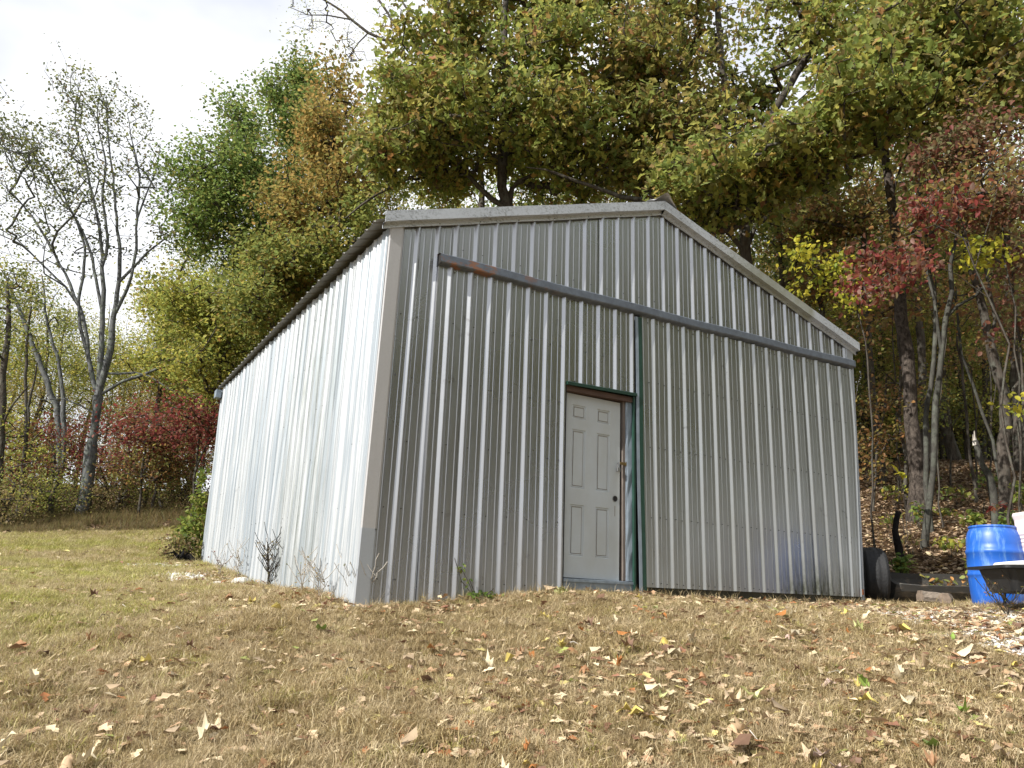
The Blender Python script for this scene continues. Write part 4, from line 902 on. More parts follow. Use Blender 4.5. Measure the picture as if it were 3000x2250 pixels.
# --- the wood at the right
RT = [('furrowed_tree', 'thickest trunk right of the shed, furrowed bark with a bare scar', 16, 'bark_rough',
       [[(2698,1540,30),(2696,1494,24),(2688,1380,22),(2684,1301,21),(2676,1220,20),(2669,1151,19.5),(2657,1030,19),(2645,980,19),(2633,931,18),(2634,850,16),(2633,750,15),(2620,660,14),(2606,588,14),(2596,480,13),(2588,384,12),(2576,200,10),(2560,20,7)],
        [(2600,560,5),(2640,480,4),(2700,400,3),(2780,360,2)]], [(2560,20,16,150,120,2,90),(2700,330,15.5,110,60,1.6,40)], 'oakr', .15),
      ('pale_sapling', 'slender pale grey forked tree just right of the thick furrowed trunk', 13.9, 'bark_grey',
       [[(2708,1612,11),(2716,1560,10.5),(2726,1482,10),(2733,1380,9.5),(2738,1271,9.5),(2744,1180,9),(2750,1090,8.5),(2755,1030,8.5),(2768,930,8),(2786,863,7),(2787,777,6.5),(2800,680,5),(2830,560,3.5)],
        [(2758,1010,6),(2746,960,5.5),(2742,880,5),(2720,800,4),(2700,700,3)],
        [(2772,925,6),(2805,900,5.5),(2859,867,5),(2895,825,4.5),(2931,786,4),(2970,755,3),(3010,740,2)]], [(2820,560,12,120,60,1.5,60)], 'rust', .09),
      ('twisted_sapling', 'thin bent grey stem between the furrowed trunk and the pale forked tree', 15, 'bark_grey',
       [[(2722,1500,8),(2718,1420,8),(2716,1330,8),(2711,1235,8),(2716,1180,7.5),(2725,1130,7.5),(2731,1060,7),(2738,1000,6.5),(2741,930,6),(2724,800,5),(2716,680,3.5)]], [(2700,640,14,90,50,1.4,40)], 'rust', .09),
      ('mottled_tree', 'large trunk with pale mottled bark near the right edge behind the barrel', 14.3, 'bark',
       [[(2955,1560,19),(2946,1482,17),(2944,1390,17),(2943,1301,16.5),(2950,1250,16),(2946,1211,15.5),(2934,1150,15),(2922,1105,14.5),(2912,1040,14),(2904,1000,13.5),(2880,900,12),(2858,830,11),(2835,750,10),(2818,640,9),(2800,540,8),(2790,400,6)],
        [(2905,1000,6),(2920,930,6),(2900,850,5),(2880,760,4)],[(2950,1200,5),(2975,1140,5),(3010,1090,4)]], [(2790,380,14,120,80,1.8,70)], 'oakr', .15),
      ('straight_tree', 'dark straight trunk nearest the right corner of the shed', 20, 'bark',
       [[(2584,1430,15),(2580,1331,13.5),(2574,1270,13),(2560,1181,12),(2552,1090,11),(2545,1000,10.5),(2536,900,10),(2530,780,9),(2526,600,7),(2520,400,5)]], [(2500,560,20,130,110,2,90),(2560,760,20,80,60,1.6,40)], 'oakr', .15),
      ('dark_leaning_tree', 'broad dark trunk far back between the pale forked tree and the mottled trunk', 23, 'bark',
       [[(2797,1365,18),(2785,1290,16),(2768,1211,15),(2760,1105,14),(2752,1000,13),(2740,900,11),(2730,700,9),(2720,500,6)]], [(2760,620,23,150,120,2.4,110),(2850,760,23,100,80,2,60)], 'oakr', .15),
      ('edge_tree', 'very dark trunk at the right edge of the photo behind the mottled trunk', 20.5, 'bark',
       [[(2990,1420,16),(2982,1331,15),(2978,1200,15),(2970,1030,14),(2958,900,13),(2950,760,11),(2950,560,8)],[(2960,1110,5),(2990,1080,4),(3020,1040,3)]], [(2950,620,20,120,120,2,100),(2980,860,20,80,80,1.6,50)], 'rust', .14),
      ('hidden_tree', 'dark trunk partly hidden behind the thick furrowed trunk', 21, 'bark',
       [[(2726,1450,13),(2716,1300,12),(2704,1180,12),(2698,1050,12),(2692,900,11),(2690,740,9),(2690,500,6)]], [(2690,460,21,140,110,2.2,90)], 'oakr', .15),
      ('thin_stem', 'thin crooked stem rising left of the thick furrowed trunk', 17, 'bark',
       [[(2652,1425,5.5),(2648,1340,5.5),(2645,1301,5.5),(2636,1180,5),(2640,1060,5),(2630,950,4.5),(2622,800,3.5)]], [(2600,900,17,70,60,1.4,30)], 'rust', .12),
      ('thin_stem', 'thin stem leaning left just left of the mottled trunk', 15.5, 'bark_grey',
       [[(2928,1420,5),(2922,1360,5),(2906,1290,4.8),(2877,1211,4.6),(2852,1130,4.2),(2816,1045,4),(2804,960,3.5),(2800,840,2.5)]], [(2790,900,15.5,80,50,1.4,30)], 'rust', .11),
      ('thin_stem', 'very thin brown stem between the broad dark trunk and the broken snag', 17, 'bark',
       [[(2852,1420,4.5),(2846,1340,4.2),(2832,1220,4),(2820,1120,3.6),(2806,1010,3.2),(2800,880,2.4)]], [(2800,820,17,70,60,1.4,26)], 'rust', .11),
      ('background_tree', 'slim tree seen above the middle of the right roof slope', 23, 'bark',
       [[(2310,1450,9),(2300,1000,9),(2290,800,8.5),(2282,640,8),(2272,480,6),(2262,300,4)]], [(2280,620,22,110,90,2,110),(2380,720,22,110,70,2,100),(2290,460,22,120,80,2,80)], 'olive', .14),
      ('background_tree', 'slim dark trunked tree seen above the lower end of the right roof slope', 21, 'bark',
       [[(2420,1450,8),(2412,1000,8),(2400,840,7.5),(2384,700,7),(2374,560,5)]], [(2430,800,20,100,60,1.8,90),(2480,650,20,130,90,2,130),(2390,620,20,90,70,1.8,70)], 'rust', .13),
      ]
for i, (name, lab, u, bk, limbs, blobs, pal, sz) in enumerate(RT):
    tree(name, lab, u, limbs, blobs, pal, 'oak_lo' if sz > .125 and u < 18 else 'oval', sz, 12, .30, bk, seed=70+i, clumpk=.35, rt=.0055, flat=.5)
# snag with a broken top, charred stump post
def post(name, lab, cat, pts, u, mat, topmat=None, rag=True):
    w = [Vector(sight(x, y, u)) for x, y, _ in pts]; rr = [r * u / FPX for *_, r in pts]
    w[0].z = g1(w[0].x, w[0].y) - .1; root = empty(name, (w[0].x, w[0].y, g1(w[0].x, w[0].y))); tag(root, lab, cat)
    cw = [Vector(p[:3]) for p in catmull([(*a, r) for a, r in zip(w, rr)], .12)]; cr_ = [p[3] for p in catmull([(*a, r) for a, r in zip(w, rr)], .12)]
    cr_ = [r * rnd.uniform(.93, 1.07) for r in cr_]
    MB().tube(cw, cr_, 11).build('trunk', mat, root, True)
    if topmat: 
        d = (cw[-1] - cw[-2]).normalized(); MB().tube([cw[-1] - d*.01, cw[-1] + d*.012], [cr_[-1]*.98, cr_[-1]*.93], 12).build('cut_face', topmat, root)
    elif rag:
        mb = MB()
        for k in range(5):
            a = k * 1.26; o_ = Vector((math.cos(a), math.sin(a), 0)) * cr_[-1] * .6; mb.tube([cw[-1] + o_ - Vector((0, 0, .1)), cw[-1] + o_ * .7 + Vector((0, 0, rnd.uniform(.05, .22)))], [cr_[-1]*.45, .004], 5)
        mb.build('splinters', M['deadwood'], root)
post('broken_snag', 'grey broken off tree stump with splintered top left of the mottled trunk', 'snag', [(2912,1500,12),(2908,1437,11),(2895,1390,10),(2877,1361,9),(2866,1320,8),(2856,1290,7.5)], 14.8, M['bark_grey'])
post('charred_stump', 'thin black charred stump with a pale sawn top beside the shed corner', 'stump', [(2645,1690,14),(2640,1640,13),(2632,1600,11),(2622,1555,9),(2627,1520,8),(2633,1498,8.5)], 12.3, M['char'], M['cutwood'])

# near branches hanging into the picture from small trees on the right
tree('dogwood_tree', 'small tree with hanging bright red leaves above the right end of the shed roof', 11.8,
     [[(2960,1600,4.20),(2965,1400,4.20),(2935,1200,3.85),(2950,1000,3.50),(2900,880,3.15),(2860,780,2.80),(2820,700,2.10),(2740,660,1.54),(2640,700,1.12),(2560,750,0.70)],
      [(2900,880,2.10),(2800,800,1.68),(2700,760,1.40),(2600,790,1.05),(2530,850,0.70)],
      [(2862,780,2.10),(2900,640,1.68),(2930,520,1.40),(2960,420,0.84)],[(2862,780,2.10),(2790,560,1.68),(2720,450,1.12),(2660,400,0.70)],
      [(2820,700,1.40),(2720,610,1.12),(2620,580,0.70)]],
     [(2640,790,11.6,90,60,.7,44),(2540,840,11.4,70,50,.6,26),(2770,590,11.7,110,40,.7,46),(2700,740,11.6,80,40,.6,30),(2590,740,11.5,60,34,.5,20)], 'dogred', 'oval', .10, 8, .13, 'bark', rt=.0035, seg=.25, seed=90, maxlen=1.6, clumpk=.3, cat='tree', flat=.2, droop=.5)
tree('dogwood_tree', 'duller red and brown leaved small tree filling the right edge above the barrel', 13,
     [[(3010,1600,4.20),(3000,1300,4.20),(2990,1000,3.50),(2960,800,2.80),(2930,600,2.10),(2900,450,1.40)],[(2970,820,2.10),(2880,700,1.68),(2780,640,1.12)],[(2940,640,2.10),(2880,520,1.40),(2780,470,0.98)]],
     [(2880,420,12.8,170,70,.9,130),(2940,560,12.8,110,90,.9,110),(2780,470,12.8,120,60,.8,80),(2860,640,12.9,110,60,.8,70),(2960,760,12.9,70,90,.8,70),(2980,960,13.2,60,60,.8,30)], 'dogwood', 'oval', .095, 9, .15, 'bark', rt=.0035, seg=.3, seed=91, maxlen=2, clumpk=.3, flat=.2, droop=.5)
tree('redbud_tree', 'slim tree with round lemon yellow leaves above the right eave of the shed', 13.5,
     [[(2560,1500,2.80),(2550,1200,2.80),(2530,1000,2.45),(2490,860,2.10),(2440,790,1.40),(2380,760,0.98)],[(2500,870,1.40),(2470,780,1.12),(2480,700,0.70)]],
     [(2430,810,13.4,110,45,.7,60),(2500,880,13.4,60,40,.6,26),(2360,750,13.4,60,34,.5,20)], 'lemon', 'oval', .095, 6, .15, 'bark', rt=.0035, seg=.3, seed=92, maxlen=1.6, flat=.2, droop=.5)
tree('redbud_tree', 'yellow heart leaved sprays at the right edge beside the dull red tree', 12.2,
     [[(2990,1600,2.80),(2985,1200,2.80),(2970,900,2.45),(2950,780,2.10),(2930,700,1.12)]],
     [(2900,715,12,90,34,.5,30),(2850,740,12,40,30,.4,12),(2990,1180,12,30,20,.3,8)], 'lemon', 'oval', .11, 5, .13, 'bark', rt=.0035, seg=.3, seed=93, maxlen=1.4, flat=.4, droop=.5)
tree('understorey_tree', 'sparse russet leaved small tree between the shed corner and the furrowed trunk', 17,
     [[(2560,1480,4),(2570,1350,4),(2590,1200,3.5),(2600,1100,2.5)],[(2570,1360,2.5),(2620,1280,2),(2680,1260,1)]],
     [(2560,1170,17,90,50,1.2,60),(2570,1290,17,90,50,1.2,60),(2640,1110,17,70,40,1,30),(2560,1370,17,60,30,1,20)], 'rust', 'oval', .09, 9, .2, 'bark', rt=.004, seg=.35, seed=94, maxlen=1.8)

# --- the wood behind: trees that nothing tells apart, by colour of their foliage
def proto(seed, pal, h=13.0, wid=3.2, n=150, per=22, sz=.17, lowc=.22):
    rg = np.random.default_rng(seed + 500); sk = Skel(rg)
    sk.limb([(0, 0, -.4, .17), (.05, .02, h*.2, .15), (rg.normal()*.25, rg.normal()*.25, h*.5, .11), (rg.normal()*.5, rg.normal()*.5, h*.85, .05), (rg.normal()*.5, rg.normal()*.5, h*.97, .02)], -1, .8)
    v = clumpy(n, rg, 8, .17)
    lump = 1 + .3 * np.sin(3 * np.arctan2(v[:, 1], v[:, 0]) + seed)
    tips = np.stack([v[:, 0]*wid*lump, v[:, 1]*wid*lump, h*(lowc + 1) / 2 + v[:, 2]*h*(1 - lowc) / 2], -1)
    te, tp = sk.grow(tips, 1.0, .008, uppen=1.2, maxlen=6)
    ix = np.repeat(np.arange(len(te)), per); pos = te[ix] + rg.normal(size=(len(ix), 3)) * np.array([.5, .5, .38]); pos[:, 2] = np.maximum(pos[:, 2], .3)
    V, Fl, cl = leaves_arrays(pos, sz, 'far', pick(pal, len(ix), rg, ix, .45), rg, .6, .25)
    return sk.mesh('trunk', M['bark']), np_mesh('crown', V, Fl, M['leaf'], cl)
TALL = {'green': [proto(21, 'green', 19, 4.0, 260, 30, .17, .12), proto(22, 'oakr', 18, 3.8, 260, 30, .17, .12)], 'olive': [proto(23, 'olive', 18, 4.0, 260, 30, .17, .1), proto(24, 'oakr', 17, 3.6, 250, 30, .17, .1)],
        'yellow': [proto(25, 'yellow', 16, 3.8, 250, 30, .17, .08)], 'rust': [proto(27, 'orange', 16, 3.6, 240, 30, .16, .1)]}
KIND = {'green': ('dark green', [proto(1, 'green'), proto(2, 'green', 15, 3.5)]), 'olive': ('olive green', [proto(3, 'olive'), proto(4, 'olive', 14, 3.0)]),
        'yellow': ('yellow green', [proto(5, 'yellow', 11, 3.0), proto(6, 'yellow', 13, 3.2)]), 'rust': ('rusty orange', [proto(7, 'rust', 10, 2.6), proto(8, 'orange', 12, 3.0)]),
        'red': ('dark red', [proto(9, 'red', 5.0, 2.6, 110, 20, .15, .15)]), 'shrub': ('low mixed green and brown', [proto(10, 'weed', 2.2, 1.7, 70, 24, .11, .05), proto(11, 'olive', 2.6, 1.6, 80, 22, .10, .05), proto(12, 'yellow', 3.2, 1.7, 80, 18, .11, .1)])}
def place(kind, px_, u, s=1.0, label=None, name=None, group=None, k=0, tall=False):
    """stand a tree of the wood at a bearing and distance"""
    d = sight(px_, 1600, u); x, y = d[0], d[1]; z = g1(x, y)
    pr_ = TALL[kind] if tall else KIND[kind][1]; tm, lm = pr_[k % len(pr_)]
    r = empty(name or 'woodland_tree', (x, y, z)); r.rotation_euler = (0, 0, rnd.uniform(0, 6.28)); r.scale = (s * rnd.uniform(.9, 1.1),) * 2 + (s * rnd.uniform(.9, 1.1),)
    for nm, me in (('trunk', tm), ('crown', lm)):
        o_ = bpy.data.objects.new(nm, me); C.objects.link(o_); o_.parent = r
    tag(r, label, 'shrub' if kind == 'shrub' else 'tree', group); return r
NTH = ['leftmost', 'second from the left', 'third from the left', 'fourth from the left', 'fifth from the left', 'sixth from the left', 'seventh from the left', 'eighth from the left', 'ninth from the left', 'tenth from the left', 'eleventh from the left', 'twelfth from the left']
def grove(group, where, spec, tall):
    for kind, lst in spec:
        for k, (px_, u, s) in enumerate(sorted(lst)):
            place(kind, px_, u, s, f"{KIND[kind][0]} background tree, {NTH[k]} of its colour {where}".replace(' background tree,', ' tree,'), None, group, k, tall and kind in TALL)
grove('background trees beyond the lawn left of the shed', 'beyond the lawn',
      [('yellow', [(-150,34,0.62),(20,36,0.62),(190,44,0.66),(350,40,0.66),(420,46,0.70),(530,38,0.74),(80,52,0.78),(470,34,0.58)]), ('olive', [(-60,42,0.66),(110,38,0.51),(300,52,0.70),(440,54,0.78),(620,44,0.82),(-220,44,0.70),(560,42,0.78)]),
       ('rust', [(40,30,0.35),(250,38,0.43),(360,34,0.39),(480,36,0.47),(560,33,0.47),(-120,30,0.39)]), ('green', [(-300,40,0.78),(620,40,0.78),(700,34,0.78),(540,48,0.86)]), ('red', [(100,27,0.55),(230,31,0.62),(330,29,0.62),(520,29,0.62),(-60,28,0.62)])], True)
grove('background trees behind the shed', 'behind the roof',
      [('green', [(900,32,0.73),(1150,27,0.69),(1500,29,0.77),(1760,28,0.73),(2260,29,0.73)]), ('olive', [(1030,27,0.65),(1350,25,0.67),(1620,25,0.65),(1900,25,0.69),(2130,26,0.73),(1240,32,0.82)]),
       ('yellow', [(1200,24,0.62),(1330,28,0.73),(1560,23,0.62),(1100,34,0.82),(2020,24,0.69),(1440,26,0.69)]), ('rust', [(1700,31,0.77),(2080,30,0.82),(960,29,0.73),(2330,26,0.77)])], True)
grove('background trees in the wood right of the shed', 'in the right hand wood',
      [('yellow', [(2610,24,.5),(2790,25,.52),(2940,23,.5),(2560,36,.8),(2700,31,.75),(2850,32,.8),(2950,29,.75),(3060,32,.8),(2780,42,.9),(2900,46,1)]), ('olive', [(2690,22.5,.42),(2865,24,.5),(2620,40,.9),(2740,36,.85),(2990,38,.9),(2880,27,.7),(3120,30,.85),(2520,38,.9),(2420,28,.8)]),
       ('rust', [(2600,30,.75),(2830,36,.8),(3020,27,.75),(2480,31,.85),(2680,40,.9)]), ('green', [(2950,34,.85),(2640,34,.85),(2540,30,.8)])], True)
# bare background stems in the right hand wood
rgs = np.random.default_rng(77)
bp_ = np.sort(2545 + rgs.uniform(0, 480, 26)); NB = [w + ' from the left' for w in 'first second third fourth fifth sixth seventh eighth ninth tenth eleventh twelfth thirteenth fourteenth fifteenth sixteenth seventeenth eighteenth nineteenth twentieth'.split()] + ['sixth from the right', 'fifth from the right', 'fourth from the right', 'third from the right', 'second from the right', 'rightmost']
for i in range(26):
    px_ = float(bp_[i]); u = rgs.uniform(23, 42); d = sight(px_, 1600, u); x, y = d[0], d[1]; z = g1(x, y); r = rgs.uniform(.04, .13); h = rgs.uniform(8, 12)
    lx, ly = rgs.normal(size=2) * .5
    sk = Skel(rgs); sk.limb([(0, 0, -.3, r*1.2), (lx*.2, ly*.2, h*.25, r), (lx*.6, ly*.5, h*.6, r*.75), (lx, ly, h, r*.4)], -1, 1.0, .05)
    for k in range(4):
        zz = h * rgs.uniform(.3, .9); a = rgs.uniform(0, 6.28); L = rgs.uniform(.8, 2.2); j = sk.nearest(np.array([0, 0, zz])); p = sk.P[j]
        sk.limb([(*p, r*.3), (p[0] + math.cos(a)*L*.5, p[1] + math.sin(a)*L*.5, p[2] + L*.25, r*.2), (p[0] + math.cos(a)*L, p[1] + math.sin(a)*L, p[2] + L*.7, .008)], j, .5)
    o_ = link('bare_trunk', sk.mesh('bare_trunk', M['bark' if i % 3 else 'bark_grey']), None, (x, y, z))
    tag(o_, f'slim bare background stem in the right hand wood, {NB[i]}', 'tree', 'bare stems in the wood right of the shed')
for i, (px_, py_, u, rx, ry, n, pal, lab) in enumerate(((2480,1040,16,60,60,24,'rust','sparse rusty sapling just right of the roof corner'),(2620,880,17.5,100,60,50,'dogwood','dull red leaved sapling crown between the straight and the furrowed trunk'),
        (2850,1060,18,90,80,44,'rust','thin brown leaved sapling left of the mottled trunk'),(2980,900,16,90,80,60,'dogwood','dull crimson sapling crown at the right edge below the red dogwood'),(2780,1180,19,90,60,40,'olive','low olive sapling in front of the broad dark trunk'),
        (2900,960,20,110,80,60,'olive','olive leaved sapling crown behind the mottled trunk'),(2660,1240,19,70,50,30,'yellow','yellow green sapling behind the furrowed trunk'),(2740,760,15,110,60,60,'oakr','green and brown sapling crown above the pale forked tree'))):
    tree('sapling', lab, u, [[(px_+14,1480,2.6),(px_+6,1250,2.4),(px_-4,py_+20,1.8)],[(px_+4,1230,1.6),(px_+50,py_+10,1)]], [(px_,py_,u,rx,ry,1.2,n)], pal, 'oval', .09, 9, .2, 'bark', rt=.0038, seg=.35, seed=140+i, maxlen=1.8)
TH = ['leftmost', 'second', 'third', 'fourth', 'fifth', 'sixth', 'seventh', 'eighth', 'ninth', 'tenth', 'eleventh', 'rightmost']
for i, (px_, u, s, k) in enumerate([(2560,24,1.1,1),(2610,28,1.3,2),(2660,25,1.0,1),(2700,30,1.4,2),(2745,27,1.1,1),(2790,33,1.4,1),(2830,28,1.2,2),(2870,31,1.4,1),(2910,26,1.0,1),(2950,30,1.4,2),(2985,27,1.2,1),(3020,30,1.4,2)]):
    place('shrub', px_, u, s, f"leafy {('', 'olive', 'yellow green')[k]} thicket bush on the crest of the wood, {TH[i]} of the row", 'thicket_bush', 'thicket bushes on the crest of the wood', k)
# scrub at the edge of the lawn
SCR = ['hidden at the left edge', 'cut by the left edge', 'below the dark thin sapling', 'left of the leaning tree', 'left of the fan shaped trunk', 'right of the fan shaped trunk', 'below the deep red low tree', 'midway between trunk and shed', 'in front of the russet tree', 'left of the vine', 'behind the vine', 'second right of the trunk', 'behind the deep red tree', 'just behind the fan shaped trunk', 'behind the leaning tree', 'behind the roadside tree']
for i, (px_, u, s, k) in enumerate([(-120,23.5,.7,1),(-20,24,.75,0),(60,25,.7,2),(130,25.5,.65,1),(200,27,.7,0),(330,27.5,.6,0),(400,28,.6,2),(460,27.5,.55,0),(520,27.2,.55,1),(570,27,.5,0),(610,26,.5,0),(350,30,.8,1),(480,31,.8,2),(280,29,.7,2),(100,28,.9,2),(0,27.5,.9,1)]):
    r = place('shrub', px_, u, s, ('straw brown', 'olive green', 'yellow green')[k] + ' scrubby bush at the far lawn edge, ' + SCR[i], 'scrub_bush', 'scrub bushes along the far edge of the lawn', k)
#@@TREES_END
# ------------------------------------------------------------------ things round the shed
def plastic(name, c, rough=0.4, scuff=(.6, .65, .7), amt=0.5, sc=3.0, stretch=(4, 4, .8)):
    m, t, b = new_mat(name)
    f = math_(t, 'MULTIPLY', ramp(t, noise(t, sc, 6, .7, stretch), [(.52, 0.0), (.72, 1.0)]), amt)
    c1 = mixc(t, ramp(t, noise(t, 5, 4, .6), [(.3, 0.0), (.7, .35)]), c, tuple(x * .7 for x in c))
    t.links.new(mixc(t, f, c1, scuff), b.inputs['Base Color']); b.inputs['Roughness'].default_value = rough; return m
P_ = sight(2930, 1774, 9.3); bx_, by_ = P_[0], P_[1]; bz = g1(bx_, by_)
barrel = empty('plastic_barrel', (bx_, by_, bz)); tag(barrel, 'bright blue plastic barrel leaning slightly at the right edge of the photo', 'barrel')
blue = plastic('sun_faded_blue_plastic', (.014, .105, .47), .42, (.24, .42, .58), .55)
Mt = Matrix.Translation(Vector((bx_, by_, bz))) @ Matrix.Rotation(R_(2.0), 4, 'Y')
prof = [(.001,.0),(.240,.0),(.262,.012),(.274,.05),(.284,.16),(.290,.30),(.290,.335),(.298,.342),(.298,.368),(.289,.376),(.292,.48),(.290,.585),(.297,.592),(.297,.630),(.287,.640),(.284,.70),(.278,.78),(.262,.835),(.243,.868),(.238,.880),(.247,.884),(.249,.902),(.240,.908),(.230,.900),(.226,.888),(.001,.886)]
MB().lathe(prof, 48, Mt).build('barrel_body', blue, barrel, True)
MB().lathe([(.001,.905),(.030,.905),(.034,.895),(.034,.884)], 16, Mt @ Matrix.Translation(Vector((.13, 0, 0)))).build('bung', plastic('dull_cap', (.03,.12,.4)), barrel, True)
# tub cart
P_ = sight(3045, 1800, 8.3); cx_, cy_ = P_[0], P_[1]; cz_ = g1(cx_, cy_) - .05
cart = empty('garden_cart', (cx_, cy_, cz_)); tag(cart, 'black garden cart tub cut off by the right edge, in front of the blue barrel', 'cart')
Rm = Matrix(((RH[0], FH[0], 0), (RH[1], FH[1], 0), (0, 0, 1))).to_4x4(); Mc = Matrix.Translation(Vector((cx_, cy_, cz_))) @ Rm
V = []; hx, hy = .44, .30
def rr_(ax, ay, z, n=6, r=.07):
    o = []
    for qx, qy, a0 in ((1, 1, 0), (-1, 1, 90), (-1, -1, 180), (1, -1, 270)):
        for k in range(n):
            a = R_(a0 + 90 * k / (n-1)); o.append(Vector((qx*(ax-r) + r*math.cos(a), qy*(ay-r) + r*math.sin(a), z)))
    return o
rings = [rr_(.34, .22, .225), rr_(.36, .24, .24), rr_(.415, .29, .45), rr_(.415, .29, .458), rr_(.50, .36, .458), rr_(.50, .36, .486), rr_(.405, .28, .486), rr_(.35, .23, .25)]
vs = [Mc @ v for r_ in rings for v in r_]; k_ = 24
fs = [(i*k_+j, i*k_+(j+1) % k_, (i+1)*k_+(j+1) % k_, (i+1)*k_+j) for i in range(len(rings)-1) for j in range(k_)] + [tuple(range(k_))[::-1], tuple((len(rings)-1)*k_+j for j in range(k_))]
blackp = plastic('black_plastic', (.012, .013, .015), .5, (.05, .05, .05), .4)
MB().add(vs, fs).build('tub', blackp, cart)
for sx in (.12, .30):
    MB().box((sx, -.24, .19), (sx + .03, .24, .222), Mc).build('frame_rail', blackp, cart)
for sx, sy in ((-.20, -.2), (-.20, .2)):
    MB().tube([Mc @ Vector((sx, sy, .23)), Mc @ Vector((sx - .03, sy, .03))], [.014, .014], 8).build('leg', blackp, cart)
for sy in (-.30, .30):
    w_ = MB().lathe([(.09,-.03),(.125,-.035),(.14,-.02),(.14,.02),(.125,.035),(.09,.03)], 24, Mc @ Matrix.Translation(Vector((.22, sy, .14))) @ Matrix.Rotation(R_(90), 4, 'X'), True).build('wheel', blackp, cart, True)
    MB().lathe([(.001,-.02),(.09,-.02),(.09,.02),(.001,.02)], 16, Mc @ Matrix.Translation(Vector((.22, sy, .14))) @ Matrix.Rotation(R_(90), 4, 'X')).build('rim', M['steel'], w_)
lid = MB(); Ml = Mc @ Matrix.Translation(Vector((.08, 0, .486)))
vs = [Ml @ v for r_ in (rr_(.36,.24,.003), rr_(.375,.25,.02), rr_(.36,.24,.045), rr_(.30,.19,.055)) for v in r_]
lid.add(vs, [(i*k_+j, i*k_+(j+1) % k_, (i+1)*k_+(j+1) % k_, (i+1)*k_+j) for i in range(3) for j in range(k_)] + [tuple(range(k_))[::-1], tuple(3*k_+j for j in range(k_))])
o = lid.build('white_tray', plastic('white_plastic', (.80, .80, .80), .4, (.6,.6,.6), .2), None, True)
tag(o, 'white plastic tray turned over on the black cart tub', 'tray')
# pinkish bin behind the cart
P_ = sight(3116, 1790, 8.95); tx, ty = P_[0], P_[1]; tz = g1(tx, ty)
bin_ = empty('storage_bin', (tx, ty, tz)); tag(bin_, 'pinkish white ribbed plastic bin at the right edge beside the blue barrel', 'bin')
Mb_ = Matrix.Translation(Vector((tx, ty, tz))) @ Rm; rings = []; z = 0
zz = [0, .02, .30, .40, .45, .50, .55, .60, .64, .67, .69, .71, .73, .75, .77, .79, .95, 1.0, 1.03]
for i, z in enumerate(zz): rings.append(rr_(.22 + .075*z/1.0*(.9) + (.008 if i % 2 else 0), .20 + .06*z + (.008 if i % 2 else 0), z))
vs = [Mb_ @ v for r_ in rings for v in r_]
MB().add(vs, [(i*k_+j, i*k_+(j+1) % k_, (i+1)*k_+(j+1) % k_, (i+1)*k_+j) for i in range(len(rings)-1) for j in range(k_)] + [tuple(range(k_))[::-1], tuple((len(rings)-1)*k_+j for j in range(k_))]).build('bin_body', plastic('pinkish_plastic', (.72, .63, .60), .45, (.8,.78,.76), .4), bin_)
# feed trough: half round black tank
P_ = sight(2745, 1748, 11.0); tx, ty = P_[0], P_[1]; tz = g1(tx, ty)
trough = empty('feed_trough', (tx, ty, tz)); tag(trough, 'long black half round trough lying on fallen leaves left of the blue barrel', 'trough')
Mg = Matrix.Translation(Vector((tx, ty, tz - .02))) @ Rm @ Matrix.Rotation(R_(-3), 4, 'Z') @ Matrix.Rotation(R_(17), 4, 'X') @ Matrix.Scale(1.12, 4)
def U(r, rz, inner=False): return [(r*math.cos(a), rz*(1 + math.sin(a)) ) for a in np.linspace(math.pi, 2*math.pi, 13)]
o_ = U(.27, .30); i_ = [(x*.955, z*.96 + .016) for x, z in o_]
L = .60; mb = MB(); n = len(o_); Vx = []
secs = [(-L, .90), (-L+.05, .99), (-L/2, 1.0), (0, 1.01), (L/2, 1.0), (L-.05, .99), (L, .90)]
for s_, k in secs: Vx += [Mg @ Vector((s_ + .03*(z-.15), y*k, z*(.5+.5*k) + .008*math.sin(s_*8) * (z > .25))) for y, z in o_]
b_ = len(Vx)
for s_, k in secs: Vx += [Mg @ Vector((s_*.95 + .03*(z-.15), y*k, z + .008*math.sin(s_*8) * (z > .25))) for y, z in i_]
fs = [(i*n+j, (i+1)*n+j, (i+1)*n+j+1, i*n+j+1) for i in range(6) for j in range(n-1)] + [(b_+i*n+j, b_+i*n+j+1, b_+(i+1)*n+j+1, b_+(i+1)*n+j) for i in range(6) for j in range(n-1)]
for j in (0, n-1): fs += [(i*n+j, b_+i*n+j, b_+(i+1)*n+j, (i+1)*n+j) for i in range(6)]
fs += [tuple(range(n)), tuple(6*n+j for j in range(n))[::-1], tuple(b_+j for j in range(n))[::-1], tuple(b_+6*n+j for j in range(n))]
fs += [(0, n-1, b_+n-1, b_), (6*n, b_+6*n, b_+7*n-1, 7*n-1)]
mb.add(Vx, fs); mb.build('trough_body', plastic('muddy_black_rubber', (.045, .044, .041), .75, (.17, .135, .10), .9, 5, (1.2, 1.2, 2.5)), trough)
